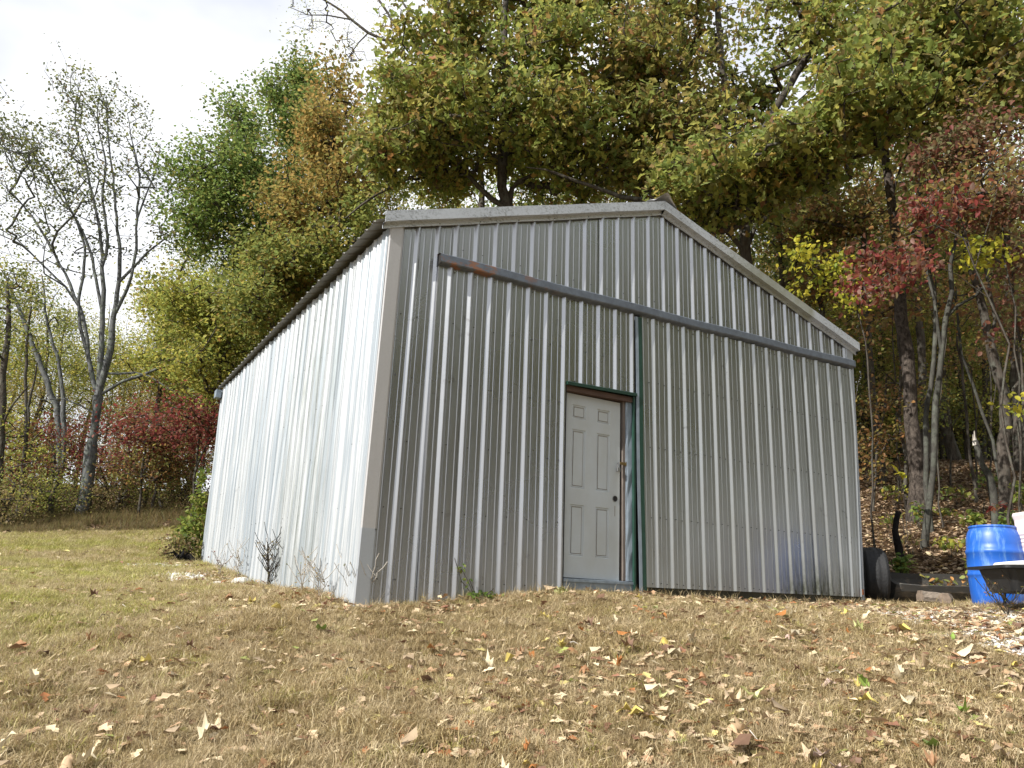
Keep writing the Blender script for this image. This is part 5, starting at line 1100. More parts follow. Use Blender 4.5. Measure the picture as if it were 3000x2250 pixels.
# firewood
wm = simple('grey_split_wood', (.30, .25, .20), .9, 0, .6, 7, (1, 8, 8), .6); wm2 = simple('wood_end_grain', (.22, .17, .13), .9, 0, .6, 25, None, .4)
for i, (px_, py_, u, ln, w_, h_, rz, dz, lab) in enumerate(((2722, 1748, 10.2, .26, .15, .125, 6, .06, 'grey split log lying on a board in front of the black trough'), (2772, 1754, 10.1, .15, .13, .12, 50, .045, 'short log block with dark end grain beside the split log'),
        (2742, 1766, 10.0, .40, .10, .035, -8, -.01, 'pale weathered board under the split logs'))):
    P_ = sight(px_, py_, u); x, y = P_[0], P_[1]; z = g1(x, y) + dz
    r = empty('firewood' if i < 2 else 'old_board', (x, y, z)); tag(r, lab, 'log' if i < 2 else 'board')
    Mw = Matrix.Translation(Vector((x, y, z))) @ Rm @ Matrix.Rotation(R_(rz), 4, 'Z') @ Matrix.Rotation(R_(rnd.uniform(-4, 6)), 4, 'Y')
    pr = [(-w_/2, 0), (w_*.42, -.004), (w_/2, h_*.55), (w_*.25, h_), (-w_*.35, h_*.94), (-w_*.55, h_*.4)] if i < 2 else [(-w_/2, 0), (w_/2, 0), (w_/2, h_), (-w_/2, h_)]
    k = len(pr); ss = np.linspace(-ln/2, ln/2, 5); V = [Mw @ Vector((s_, a*(1+rnd.uniform(-.06,.06)), b*(1+rnd.uniform(-.06,.06)))) for s_ in ss for a, b in pr]
    MB().add(V, [(q_*k+j, q_*k+(j+1) % k, (q_+1)*k+(j+1) % k, (q_+1)*k+j) for q_ in range(4) for j in range(k)]).build('bark_side', wm, r)
    MB().add(V[:k], [tuple(range(k))[::-1]]).build('end_grain', wm2, r); MB().add(V[-k:], [tuple(range(k))]).build('end_grain', wm2, r)
# tyre against the right wall
TX, TY = 7.20, .20
ty0 = empty('tractor_tyre', (TX, TY, g1(TX, TY))); tag(ty0, 'black tyre standing against the right corner of the shed', 'tyre')
tm_ = simple('dusty_black_rubber', (.012, .013, .015), .75, 0, .5, 30, (1, 1, 1), .5)
Mty = Matrix.Translation(Vector((TX, TY, g1(TX, TY) + .36))) @ Matrix.Rotation(R_(-42), 4, 'Z') @ Matrix.Rotation(R_(90), 4, 'Y') @ Matrix.Scale(1.0, 4)
MB().lathe([(.19,-.11),(.26,-.15),(.32,-.145),(.350,-.12),(.364,-.09),(.352,-.085),(.370,-.06),(.358,-.052),(.374,-.02),(.374,.02),(.358,.052),(.370,.06),(.352,.085),(.364,.09),(.350,.12),(.32,.145),(.26,.15),(.19,.11),(.17,0)], 48, Mty, True).build('tyre_casing', tm_, ty0, True)
# stones by the side wall
def stone(name, lab, p, s, mat, seed):
    r = random.Random(seed); bm_ = MB(); V = []; n, m_ = 9, 5
    for i in range(m_+1):
        a = math.pi * i / m_
        for j in range(n):
            b = 2*math.pi*j/n; q_ = 1 + r.uniform(-.14, .14); V.append((p[0] + s[0]*q_*math.sin(a)*math.cos(b), p[1] + s[1]*q_*math.sin(a)*math.sin(b), p[2] + s[2]*q_*math.cos(a)))
    bm_.add(V, [(i*n+j, (i+1)*n+j, (i+1)*n+(j+1) % n, i*n+(j+1) % n) for i in range(m_) for j in range(n)])
    return tag(bm_.build(name, mat), lab, 'stone')
white_st = simple('pale_limestone', (.62, .60, .56), .9, 0, .3, 12, None, .4)
for i, (px_, py_, s, lab) in enumerate(((706, 1714, (.12, .10, .07), 'rounded white stone lying at the foot of the long side wall'), (768, 1728, (.09, .05, .03), 'flat pale stone right of the rounded white stone by the side wall'),
        (662, 1702, (.07, .05, .03), 'small pale stone left of the rounded white stone by the side wall'), (640, 1712, (.08, .05, .03), 'low flat stone furthest from the side wall among the small pale stones'))):
    P_ = on_ground(px_, py_); stone('stone', lab, (P_[0], P_[1], P_[2] + s[2]*.35), s, white_st, i)

# ---- plants near the shed
def plant(name, lab, cat, stems, leafs, pal, kind, size, mat, seed, extra_flat=.5, droop=.3):
    """stems: list of polylines of world points with radius; leafs: (centre, radii, n)"""
    rg = np.random.default_rng(seed); sk = Skel(rg); b = stems[0][0]; root = empty(name, tuple(b[:3])); tag(root, lab, cat)
    for s_ in stems: sk.limb(s_, -1, .12, .006)
    link('stem', sk.mesh('stem', mat), root)
    if leafs:
        pos = []
        for c, rad, n in leafs:
            v = rg.normal(size=(n, 3)); v /= np.linalg.norm(v, axis=1)[:, None]; v *= (rg.uniform(0, 1, n) ** .5)[:, None]; pos.append(np.array(c) + v * np.array(rad))
        pos = np.concatenate(pos); pos[:, 2] = np.maximum(pos[:, 2], gz(pos[:, 0], pos[:, 1]) + .02)
        V, Fl, cl = leaves_arrays(pos, size, kind, pick(pal, len(pos), rg), rg, extra_flat, droop); link('leaves', np_mesh('leaves', V, Fl, M['leaf'], cl), root)
    return root
def sp(px_, py_, u): return tuple(sight(px_, py_, u))
def stems_from(base, tops, r0=.008, rg=rnd, wob=.05):
    out = []
    for t_ in tops:
        m_ = [(base[i]*.5 + t_[i]*.5) + rg.uniform(-wob, wob) for i in range(3)]; out.append([(*base, r0), (*m_, r0*.7), (*t_, r0*.3)])
    return out
b = sp(585, 1640, 14.6); b = (b[0], b[1], g1(b[0], b[1]))
plant('climbing_vine', 'bright green leafy vine climbing the far left corner of the shed', 'vine',
      stems_from(b, [sp(590, 1400, 14.4), sp(560, 1480, 14.3), sp(600, 1360, 14.5), sp(530, 1530, 14.2), sp(575, 1450, 14.4)]),
      [(sp(592,1400,14.4), (.10,.15,.22), 50), (sp(583,1460,14.4), (.16,.2,.25), 110), (sp(568,1530,14.35), (.28,.3,.30), 260), (sp(560,1590,14.3), (.34,.35,.30), 260), (sp(540,1560,14.2), (.25,.25,.25), 120)], 'vine', 'oval', .085, M['bark'], 201)
b = sp(520, 1650, 13.9); b = (b[0], b[1], g1(b[0], b[1]))
plant('weedy_bush', 'straggly olive and brown bush at the foot of the vine by the far corner', 'bush',
      stems_from(b, [sp(490, 1570, 13.9), sp(510, 1555, 13.8), sp(535, 1560, 13.9), sp(548, 1580, 13.9), sp(475, 1610, 13.8), sp(560, 1600, 14)]),
      [(sp(510,1590,13.9), (.28,.25,.22), 170), (sp(545,1600,13.9), (.22,.2,.25), 140), (sp(485,1625,13.8), (.2,.2,.14), 70)], 'weed', 'oval', .06, M['bark'], 202)
P_ = on_ground(533, 1652)
mb = MB()
for k in range(26):
    a = rnd.uniform(0, 6.28); rr0 = rnd.uniform(.1, .32); mb.tube([(P_[0], P_[1], P_[2] + .06), (P_[0] + math.cos(a)*rr0*.5, P_[1] + math.sin(a)*rr0*.5, P_[2] + .1 + rnd.uniform(0, .14)), (P_[0] + math.cos(a)*rr0, P_[1] + math.sin(a)*rr0, P_[2] + rnd.uniform(.0, .16))], [.035, .02, .004], 5)
tag(mb.build('root_clump', M['char']), 'dark tangled root clump on the lawn at the foot of the weedy bush', 'roots')
# dry weed with many thin branches against the side wall
def dry_weed(lab, px_, py_, u, H, W, nst, seed, leafs=60, pal='weed', mat='bark', cat='weed', th=1.0):
    rg = np.random.default_rng(seed); p = sight(px_, py_, u); z = g1(p[0], p[1]); root = empty('dry_weed', (p[0], p[1], z)); tag(root, lab, cat); sk = Skel(rg)
    for k in range(nst):
        a = rg.uniform(0, 6.28); w_ = W * rg.uniform(.2, 1); h = H * rg.uniform(.55, 1)
        ids = sk.limb([(p[0], p[1], z - .02, .006*th), (p[0] + math.cos(a)*w_*.35, p[1] + math.sin(a)*w_*.35, z + h*.45, .0045*th), (p[0] + math.cos(a)*w_*.7, p[1] + math.sin(a)*w_*.7, z + h*.8, .003*th), (p[0] + math.cos(a)*w_, p[1] + math.sin(a)*w_, z + h, .0015*th)], -1, .08, .006)
        for m_ in range(5):
            j = ids[int(len(ids) * rg.uniform(.3, .95))]; q_ = sk.P[j]; b_ = rg.uniform(0, 6.28); L_ = rg.uniform(.06, .2)
            sk.limb([(*q_, .0025), (q_[0] + math.cos(b_)*L_*.6, q_[1] + math.sin(b_)*L_*.6, q_[2] + L_*.6, .002), (q_[0] + math.cos(b_)*L_, q_[1] + math.sin(b_)*L_, q_[2] + L_*1.2, .001)], j, .06, .004)
    link('stem', sk.mesh('stem', M[mat]), root)
    if leafs:
        P0 = np.array(sk.P); pos = P0[rg.choice(len(P0), leafs)] + rg.normal(size=(leafs, 3)) * .012
        V, Fl, cl = leaves_arrays(pos, .028, 'far', pick(pal, leafs, rg), rg); link('seed_heads', np_mesh('seed_heads', V, Fl, M['leaf'], cl), root)['kind'] = 'stuff'
    return root
q1 = on_ground(785, 1728); uu, _ = uw(q1[0], q1[1])
dry_weed('dark many branched dry weed standing against the long side wall', 785, 1728, float(uu) , .58, .17, 9, 301, 110)
for i, (px_, py_, H, lab) in enumerate(((697, 1700, .45, 'thin straw coloured stalks left of the dry weed at the side wall'), (880, 1748, .42, 'thin straw coloured stalks right of the dry weed at the side wall'), (640, 1690, .25, 'short reddish stalks near the far end of the side wall'), (935, 1760, .22, 'short grassy stalks at the side wall near the front corner'))):
    q1 = on_ground(px_, py_); uu, _ = uw(q1[0], q1[1]); dry_weed(lab, px_, py_, float(uu), H, .06, 3, 310 + i, 30, 'weed' if i != 2 else 'red', 'deadwood', th=.5)
q1 = on_ground(1045, 1775); dry_weed('wiry bent grass stalks at the front left corner of the shed', 1050, 1780, float(uw(q1[0], q1[1])[0]) - .03, .38, .26, 6, 320, 10, 'weed', 'deadwood', th=.4)
b = (1.09, -.16, g1(1.09, -.16))
plant('green_weed', 'low green leafy weed growing at the foot of the left sliding door', 'weed', stems_from(b, [(1.0,-.17,b[2]+.2), (1.25,-.18,b[2]+.13), (.93,-.15,b[2]+.30), (.86,-.13,b[2]+.38)], .003),
      [((1.12,-.18,b[2]+.07), (.14,.07,.05), 46), ((1.30,-.18,b[2]+.06), (.10,.06,.05), 26), ((.92,-.14,b[2]+.30), (.07,.03,.07), 9), ((1.0,-.16,b[2]+.18), (.04,.03,.05), 6)], 'green', 'oval', .05, M['bark'], 330)
b = (.36, -.12, g1(.36, -.12))
plant('green_weed', 'tiny dark green weed at the foot of the wall next to the corner trim', 'weed', stems_from(b, [(.38,-.13,b[2]+.08)], .003), [((.36,-.12,b[2]+.03), (.10,.05,.03), 16), ((.55,-.14,b[2]+.03), (.08,.04,.03), 10)], 'olive', 'oval', .045, M['bark'], 331)
b = (2.02, -.15, g1(2.02, -.15))
plant('green_weed', 'small pale green weed at the left foot of the white door', 'weed', stems_from(b, [(2.02,-.16,b[2]+.08)], .003), [((2.02,-.16,b[2]+.05), (.06,.03,.05), 14)], 'vine', 'oval', .05, M['bark'], 332)
for i, (px_, py_, u, w_, h, n, pal, lab) in enumerate(((2610, 1520, 14.5, .3, .12, 40, 'olive', 'low olive plant on the slope right of the shed corner'), (2780, 1590, 13.2, .3, .10, 50, 'yellow', 'yellow green ground plant above the middle of the trough'), (2800, 1440, 17, .5, .16, 70, 'olive', 'olive plant high on the slope right of the furrowed trunk'),
        (2620, 1440, 17, .4, .16, 60, 'yellow', 'yellow green plant high on the slope left of the furrowed trunk'), (2860, 1580, 12.8, .25, .10, 40, 'olive', 'olive ground plant up the slope left of the barrel'), (2900, 1400, 18, .5, .2, 80, 'green', 'green plant on the crest right of the snag'), (2700, 1400, 19, .5, .2, 70, 'olive', 'olive plant on the crest behind the furrowed trunk'),
        (2670, 1580, 13.6, .25, .1, 36, 'weed', 'brownish plant just above the charred stump'), (2640, 1655, 11.9, .20, .20, 90, 'green', 'green leafed seedling in front of the charred stump'), (2850, 1520, 13.6, .26, .16, 110, 'vine', 'bright green fern like plant on the leafy slope above the trough'),
        (2960, 1520, 12.6, .24, .14, 90, 'green', 'dark green leafy plant on the slope just above the blue barrel'), (2930, 1488, 13.2, .30, .08, 26, 'dogred', 'crimson leaved seedling on the slope behind the blue barrel'), (2985, 1440, 12.9, .16, .22, 70, 'vine', 'tall green seedling at the right edge in front of the very dark trunk'),
        (2690, 1500, 15.4, .16, .22, 60, 'green', 'green ivy at the foot of the thick furrowed trunk'), (2640, 1390, 13.5, .12, .08, 9, 'lemon', 'few large yellow leaves left of the furrowed trunk'), (2840, 1650, 11.6, .08, .10, 20, 'vine', 'small green seedling between the trough and the blue barrel'),
        (2760, 1500, 15.5, .4, .08, 50, 'olive', 'patch of low green plants on the slope right of the pale forked tree'))):
    p = sight(px_, py_, u); g0 = g1(p[0], p[1]); c = (p[0], p[1], max(p[2], g0 + h*.4)); b = (p[0], p[1], g0)
    plant('seedling', lab, 'plant', stems_from(b, [(c[0] + rnd.uniform(-w_, w_)*.7, c[1] + rnd.uniform(-.1, .1), c[2] + h*rnd.uniform(.2, .9)) for _ in range(5)], .005), [(c, (w_, w_*.7, h), n)], pal, 'oval', .095 if pal != 'lemon' else .14, M['bark'], 340 + i)
q1 = on_ground(2955, 1800); uu, _ = uw(q1[0], q1[1]); dry_weed('wispy dry brown weed in front of the blue barrel', 2950, 1795, float(uu) - .1, .24, .16, 6, 360, 50, 'rust', 'bark', th=.3)
# fallen sticks on the slope
for i, (a, b_, lab) in enumerate((((2860, 1490), (2980, 1470), 'tangle of pale brush sticks on the slope at the foot of the snag'),)):
    mb = MB()
    for k in range(26):
        x0 = rnd.uniform(2840, 2990); y0 = rnd.uniform(1455, 1520); p0 = on_ground(x0, y0); p1 = (p0[0] + rnd.uniform(-.5, .5), p0[1] + rnd.uniform(-.4, .4), p0[2] + rnd.uniform(.05, .45)); mb.tube([p0, [(s1_+s2_)/2 + rnd.uniform(-.04, .04) for s1_, s2_ in zip(p0, p1)], p1], [.009, .007, .002], 4)
    o = mb.build('brush_pile', M['bark_grey']); tag(o, lab, 'brush pile')
# ------------------------------------------------------------------ fallen leaves
def maple_leaf(seed, curl, kind):
    r = random.Random(seed)
    if kind == 'oak':
        V0, F0_ = TM['oak']; V = V0.copy(); V[:, 0] -= .5; V[:, 1] *= 1.0; F = F0_
    elif kind == 'oval':
        V0, F0_ = TM['oval']; V = V0.copy(); V[:, 0] -= .5; V[:, 1] *= 1.05; F = F0_
    else:
        ang = [(-180,.42),(-150,.30),(-118,.52),(-95,.28),(-62,.58),(-32,.30),(0,.62),(32,.30),(62,.58),(95,.28),(118,.52),(150,.30)]
        V = [(0, 0, 0)] + [(.55*rr*math.cos(R_(a))*1.1, .9*rr*math.sin(R_(a)), 0) for a, rr in ang]; k = len(ang)
        mid = [(x*.5, y*.5, .03) for x, y, z in V[1:]]; V = np.array(V + mid); F = []
        tri = [(0, k+1+i, k+1+(i+1) % k, 0) for i in range(k)]
        F = np.array([(k+1+i, 1+i, 1+(i+1) % k, k+1+(i+1) % k) for i in range(k)]); F3 = np.array([(0, k+1+i, k+1+(i+1) % k) for i in range(k)])
        F = [F, F3]
    V = V.copy(); x, y = V[:, 0].copy(), V[:, 1].copy()
    V[:, 2] = V[:, 2]*.6 + curl*(1.6*y*y + .9*x*x) + .16*curl*np.sin(7*x + seed) + np.array([r.uniform(-.035, .035) for _ in x])
    V[:, 1] *= 1 - .35*abs(curl)
    return V, F
LCOL = [('pale tan', (.46,.35,.23)), ('cream coloured', (.56,.48,.33)), ('warm brown', (.30,.17,.09)), ('dark brown', (.17,.10,.065)), ('yellow', (.52,.42,.12)), ('rust orange', (.36,.15,.045)), ('green', (.20,.30,.06)), ('greyish pink', (.44,.33,.29)), ('pale yellow green', (.48,.50,.22))]
LW = [5, 4, 3, 2, 1.3, 1.1, .5, 1.6, .8]
LM = []
for ci, (cn, cc) in enumerate(LCOL):
    for kn, sh in enumerate(('oak', 'maple', 'oval')):
        for vi in range(2):
            V, F = maple_leaf(ci*10 + kn*3 + vi, (1.0, -.9)[vi] * rnd.uniform(.5, 1.3), sh)
            rg = np.random.default_rng(ci*7 + kn + vi); cl = np.array(cc)[None] * (1 + .25*(rg.uniform(-1, 1, (len(V), 1)))) * np.array([[1, 1 - .05*vi, 1 - .1*vi]])
            LM.append((ci, sh, np_mesh('fallen_leaf', V, F, M['litter'], cl)))
rgl = np.random.default_rng(5)
WHERE = lambda u, w: ('nearest' if u < 4.5 else 'near' if u < 5.4 else 'midway' if u < 6.7 else 'by the shed') + (', far left' if w/u < -.42 else ', left' if w/u < -.22 else ', left of middle' if w/u < -.02 else ', in front of door' if w/u < .15 else ', right of middle' if w/u < .38 else ', far right')
cnt = 0; tries = 0; used = []
while cnt < 300 and tries < 20000:
    tries += 1
    u = 3.75 + 4.3 * rgl.uniform() ** 1.15; w = rgl.uniform(-.66, .66) * u; x, y = xy(u, w)
    cl_ = 0.5 + .5 * float(fbm(np.array(x), np.array(y), 2.2, 9)); dens = (.30 + .70 * np.clip((w/u + .25) / .6, 0, 1)) * np.clip(.35 + cl_, .15, 1)
    if rgl.uniform() > dens: continue
    if (-.12 < x < 6.9 and y > -.14) : continue
    ci = int(rgl.choice(len(LCOL), p=np.array(LW)/sum(LW))); opts = [m_ for m_ in LM if m_[0] == ci]; _, sh, me = opts[int(rgl.integers(len(opts)))]
    o = bpy.data.objects.new('fallen_leaf', me); C.objects.link(o); s = rgl.uniform(.085, .165) * (1.15 if sh == 'oak' else 1.0)
    o.location = (x, y, g1(x, y) + rgl.uniform(.022, .045)); o.scale = (s, s, s*1.1)
    o.rotation_euler = (rgl.normal()*.17, rgl.normal()*.17, rgl.uniform(0, 6.28))
    tip = o.rotation_euler.z - math.atan2(RH[1], RH[0]); tip = ('right', 'away', 'left', 'near')[int(((tip % 6.2832) + .785) / 1.571) % 4]
    tag(o, f"{'small ' if s < .105 else 'large ' if s > .14 else ''}{LCOL[ci][0]} {dict(oak='lobed oak', maple='pointed maple', oval='smooth oval')[sh]} leaf, {WHERE(u, w)}, tip {tip}", 'leaf', 'fallen leaves lying on the lawn'); cnt += 1
def litter(name, label, us_, ws_, n, pal, kind, size, lift, accept, seed, tilt=.35):
    rg = np.random.default_rng(seed); u = rg.uniform(*us_, n); w = rg.uniform(ws_[0], ws_[1], n) * (u if abs(ws_[1]) <= 1 else 1); x, y = xy(u, w)
    k = accept(u, w, x, y, rg); x, y, u = x[k], y[k], u[k]
    z = gz(x, y) + rg.uniform(*lift, len(x)); nr = np.stack([rg.normal(size=len(x))*tilt, rg.normal(size=len(x))*tilt, np.ones(len(x))], -1)
    V, F, cl = leaves_arrays(np.stack([x, y, z], -1), size, kind, pick(pal, len(x), rg), rg, 1, .0, nr)
    return tag(link(name, np_mesh(name, V, F, M['litter'], cl)), label, None, None, 'stuff')
def acc_lawn(u, w, x, y, rg):
    n_ = 0.5 + .5 * fbm(x, y, 1.5, 19); gr_, wo_, ba_, gn_ = zones(x, y)
    d = (.22 + .55*np.clip((w/u + .1) / .5, 0, 1)) * np.clip(.2 + n_, 0.1, 1.1)
    dw = np.maximum(0, 1 - np.abs(y + .22)/.22) * ((x > -.2) & (x < 7)) + np.maximum(0, 1 - np.abs(x + .22)/.28) * ((y > -.3) & (y < 8)); d = np.clip(d + dw*1.2, 0, 1)
    d = np.where(u < 6.5, d*.8, d); inside_ = (x > -.06) & (x < 6.9) & (y > -.06) & (y < 8.0)
    return (rg.uniform(size=len(u)) < d) & ~inside_ & (wo_ < .5) & (gn_ < 1.3)
litter('leaf_scatter', 'small dry leaves strewn over the lawn', (4.0, 13), (-.66, .66), 60000, 'lawnleaf', 'oak_lo', .08, (.012, .035), acc_lawn, 401)
litter('leaf_scatter', 'small dry leaves strewn over the far lawn', (12, 24), (-.70, -.2), 2600, 'lawnleaf', 'oval', .11, (.02, .05), lambda u, w, x, y, rg: rg.uniform(size=len(u)) < np.clip(.25 + .6*fbm(x, y, 1.2, 23), .1, 1), 402)
def acc_wood(u, w, x, y, rg): return (zones(x, y)[1] > .25) & ~((x > -.06) & (x < 6.9) & (y > -.06) & (y < 8.0))
litter('leaf_litter', 'brown leaf litter covering the woodland slope right of the shed', (10.4, 27), (.40, .68), 60000, 'litter', 'oval', .10, (.005, .05), acc_wood, 403, .5)
litter('leaf_litter', 'brown leaf litter at the edge of the wood beyond the lawn', (20.5, 32), (-.70, -.15), 16000, 'litter', 'far', .16, (.01, .06), acc_wood, 404, .5)
def acc_base(u, w, x, y, rg):
    a = np.exp(-np.maximum(0, -.06 - y) / .13) * ((x > -.25) & (x < 7.2) & (y < -.06)); b = np.exp(-np.maximum(0, -.06 - x) / .16) * ((y > -.3) & (y < 8) & (x < -.06))
    return rg.uniform(size=len(u)) < np.maximum(a, b) * np.clip(.35 + .8*fbm(x, y, 2.0, 71), .02, 1)
litter('leaf_drift', 'dead leaves drifted against the foot of the shed walls', (6.3, 15), (-.52, .6), 60000, 'lawnleaf', 'oak_lo', .075, (.005, .07), acc_base, 405, .6)
# dry leaves lying inside the trough
rg = np.random.default_rng(88); n = 160; q_ = np.array([Mg @ Vector((rg.uniform(-.1, .54), rg.uniform(-.17, .17), .14 + rg.uniform(0, .06) + .13*max(0, rg.uniform(-1, 1)))) for _ in range(n)])
V, F, cl = leaves_arrays(q_, .10, 'oval', pick('rust', n, rg), rg, .6); tag(link('leaf_pile', np_mesh('leaf_pile', V, F, M['litter'], cl)), 'rusty dry leaves heaped inside the right half of the black trough', None, None, 'stuff')

# ------------------------------------------------------------------ grass, weeds and gravel as instances
def inst_stuff(name, label, P, rot, scl, protos):
    me = bpy.data.meshes.new(name); me.vertices.add(len(P)); me.vertices.foreach_set('co', P.astype(np.float32).ravel())
    a = me.attributes.new('rot', 'FLOAT_VECTOR', 'POINT'); a.data.foreach_set('vector', rot.astype(np.float32).ravel())
    a = me.attributes.new('scl', 'FLOAT', 'POINT'); a.data.foreach_set('value', scl.astype(np.float32)); me.update()
    o = link(name, me); tag(o, label, None, None, 'stuff')
    col = bpy.data.collections.new(name + '_kinds')
    for p in protos: col.objects.link(p)
    ng = bpy.data.node_groups.new(name, 'GeometryNodeTree'); ng.interface.new_socket('Geometry', in_out='INPUT', socket_type='NodeSocketGeometry'); ng.interface.new_socket('Geometry', in_out='OUTPUT', socket_type='NodeSocketGeometry')
    gi = ng.nodes.new('NodeGroupInput'); go = ng.nodes.new('NodeGroupOutput'); ip = ng.nodes.new('GeometryNodeInstanceOnPoints'); ci = ng.nodes.new('GeometryNodeCollectionInfo')
    ci.inputs['Collection'].default_value = col; ci.inputs['Separate Children'].default_value = True; ci.inputs['Reset Children'].default_value = True
    r_ = ng.nodes.new('GeometryNodeInputNamedAttribute'); r_.data_type = 'FLOAT_VECTOR'; r_.inputs['Name'].default_value = 'rot'
    s_ = ng.nodes.new('GeometryNodeInputNamedAttribute'); s_.data_type = 'FLOAT'; s_.inputs['Name'].default_value = 'scl'
    ng.links.new(gi.outputs[0], ip.inputs['Points']); ng.links.new(ci.outputs[0], ip.inputs['Instance']); ip.inputs['Pick Instance'].default_value = True
    ng.links.new(r_.outputs['Attribute'], ip.inputs['Rotation']); ng.links.new(s_.outputs['Attribute'], ip.inputs['Scale']); ng.links.new(ip.outputs[0], go.inputs[0])
    md = o.modifiers.new('scatter', 'NODES'); md.node_group = ng; return o
def blade_mat():
    m = bpy.data.materials.new('dry_grass_blade'); m.use_nodes = True; t = m.node_tree; b = t.nodes['Principled BSDF']; out = t.nodes['Material Output']
    at = N(t, 'ShaderNodeAttribute'); at.attribute_name = 'col'; oi = N(t, 'ShaderNodeObjectInfo')
    sp_c = N(t, 'ShaderNodeSeparateColor'); t.links.new(at.outputs['Color'], sp_c.inputs[0])     # r: shade along blade, g: blade random, b: greenness
    n1 = noise(t, .55, 4, .6, None, 'Position'); n2 = noise(t, 3.0, 4, .6, None, 'Position')
    dry = ramp(t, sp_c.outputs[1], [(0.0, (.24, .175, .08)), (.3, (.44, .345, .165)), (.6, (.60, .50, .27)), (.85, (.36, .255, .13)), (1.0, (.76, .68, .45))])
    grn = ramp(t, sp_c.outputs[1], [(0.0, (.22, .25, .045)), (.5, (.42, .43, .09)), (1.0, (.60, .54, .19))])
    loc = N(t, 'ShaderNodeNewGeometry'); sx = N(t, 'ShaderNodeSeparateXYZ'); t.links.new(loc.outputs['Position'], sx.inputs[0])
    # greener to the left of the lawn and further away
    left = math_(t, 'MULTIPLY', math_(t, 'SUBTRACT', math_(t, 'ADD', math_(t, 'MULTIPLY', sx.outputs[0], -.30), math_(t, 'MULTIPLY', sx.outputs[1], .14)), .24), 1.35, True)
    g = math_(t, 'ADD', math_(t, 'MULTIPLY', left, ramp(t, n1, [(.38, .25), (.62, 1.0)])), ramp(t, n2, [(.52, 0.0), (.72, .5)]), True)
    g = math_(t, 'GREATER_THAN', g, sp_c.outputs[2])
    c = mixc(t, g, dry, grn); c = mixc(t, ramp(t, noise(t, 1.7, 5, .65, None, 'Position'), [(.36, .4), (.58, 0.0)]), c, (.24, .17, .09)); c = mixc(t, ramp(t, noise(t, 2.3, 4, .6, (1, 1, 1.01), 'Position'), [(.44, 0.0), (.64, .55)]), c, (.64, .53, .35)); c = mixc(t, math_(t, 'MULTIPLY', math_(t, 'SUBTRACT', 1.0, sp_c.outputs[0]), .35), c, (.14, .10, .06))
    t.links.new(c, b.inputs['Base Color']); b.inputs['Roughness'].default_value = .5; b.inputs['Specular IOR Level'].default_value = .35
    tr = N(t, 'ShaderNodeBsdfTranslucent'); sh = N(t, 'ShaderNodeMixShader'); sh.inputs[0].default_value = .35; t.links.new(c, tr.inputs[0])
    t.links.new(b.outputs[0], sh.inputs[1]); t.links.new(tr.outputs[0], sh.inputs[2]); t.links.new(sh.outputs[0], out.inputs[0]); return m
M['blade'] = blade_mat()
def tuft(seed, nb, rad, h0, h1, lean, wd, weed=False):
    rg = np.random.default_rng(seed); a = rg.uniform(0, 6.28, nb); rr0 = rad * rg.uniform(0, 1, nb) ** .5; bx = rr0*np.cos(a); by = rr0*np.sin(a)
    h = rg.uniform(h0, h1, nb); ln = lean * rg.uniform(.2, 1.3, nb) * h; d = rg.uniform(0, 6.28, nb); w = wd * rg.uniform(.6, 1.3, nb); pa = d + rg.normal(size=nb)*.8 + 1.57
    px_, py_ = np.cos(pa)*w, np.sin(pa)*w; dx, dy = np.cos(d)*ln, np.sin(d)*ln
    V = np.stack([np.stack([bx - px_, by - py_, 0*h - .01], -1), np.stack([bx + px_, by + py_, 0*h - .01], -1), np.stack([bx + dx*.4 + px_*.8, by + dy*.4 + py_*.8, h*.6], -1), np.stack([bx + dx*.4 - px_*.8, by + dy*.4 - py_*.8, h*.6], -1), np.stack([bx + dx, by + dy, h*rg.uniform(.6, 1.0, nb)], -1)], 1)
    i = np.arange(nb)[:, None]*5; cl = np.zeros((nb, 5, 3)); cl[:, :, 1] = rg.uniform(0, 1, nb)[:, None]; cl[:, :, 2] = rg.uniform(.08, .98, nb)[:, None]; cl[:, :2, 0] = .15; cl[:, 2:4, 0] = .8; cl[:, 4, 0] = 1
    if weed: cl = np.repeat(pick('weed' if weed is True else weed, nb, rg)[:, None], 5, axis=1) * .75
    me = np_mesh('grass_tuft', V.reshape(-1, 3), [np.concatenate([i+0, i+1, i+2, i+3], 1), np.concatenate([i+3, i+2, i+4], 1)], M['leaf'] if weed else M['blade'], cl.reshape(-1, 3)); return bpy.data.objects.new('grass_tuft', me)
def scatter(n, us_, ws_, seed, acc=None):
    rg = np.random.default_rng(seed); u = np.sqrt(rg.uniform(us_[0]**2, us_[1]**2, n)); w = rg.uniform(ws_[0], ws_[1], n) * u; x, y = xy(u, w)
    ins = (x > -.03) & (x < 6.84) & (y > -.05) & (y < 7.95); k = ~ins
    if acc is not None: k &= acc(u, w, x, y, rg)
    x, y, u, w = x[k], y[k], u[k], w[k]; return np.stack([x, y, gz(x, y)], -1), u, w, rg
acc_g = lambda u, w, x, y, rg: (lambda zz: (rg.uniform(size=len(u)) > zz[0]*.93) & (rg.uniform(size=len(u)) > zz[1]*1.1) & (rg.uniform(size=len(u)) > zz[2]*.8))(zones(x, y))
acc_n = lambda u, w, x, y, rg: acc_g(u, w, x, y, rg) & (rg.uniform(size=len(u)) < np.clip(1.25 + 1.5*fbm(x, y, 3.3, 35), .12, 1))
P1, u1, w1, rg = scatter(33000, (3.4, 9.0), (-.70, .70), 501, acc_n); P2, u2, w2, _ = scatter(26000, (9.0, 16), (-.72, .70), 502, acc_g); P3, u3, w3, _ = scatter(15000, (16, 28), (-.74, -.2), 503, acc_g)
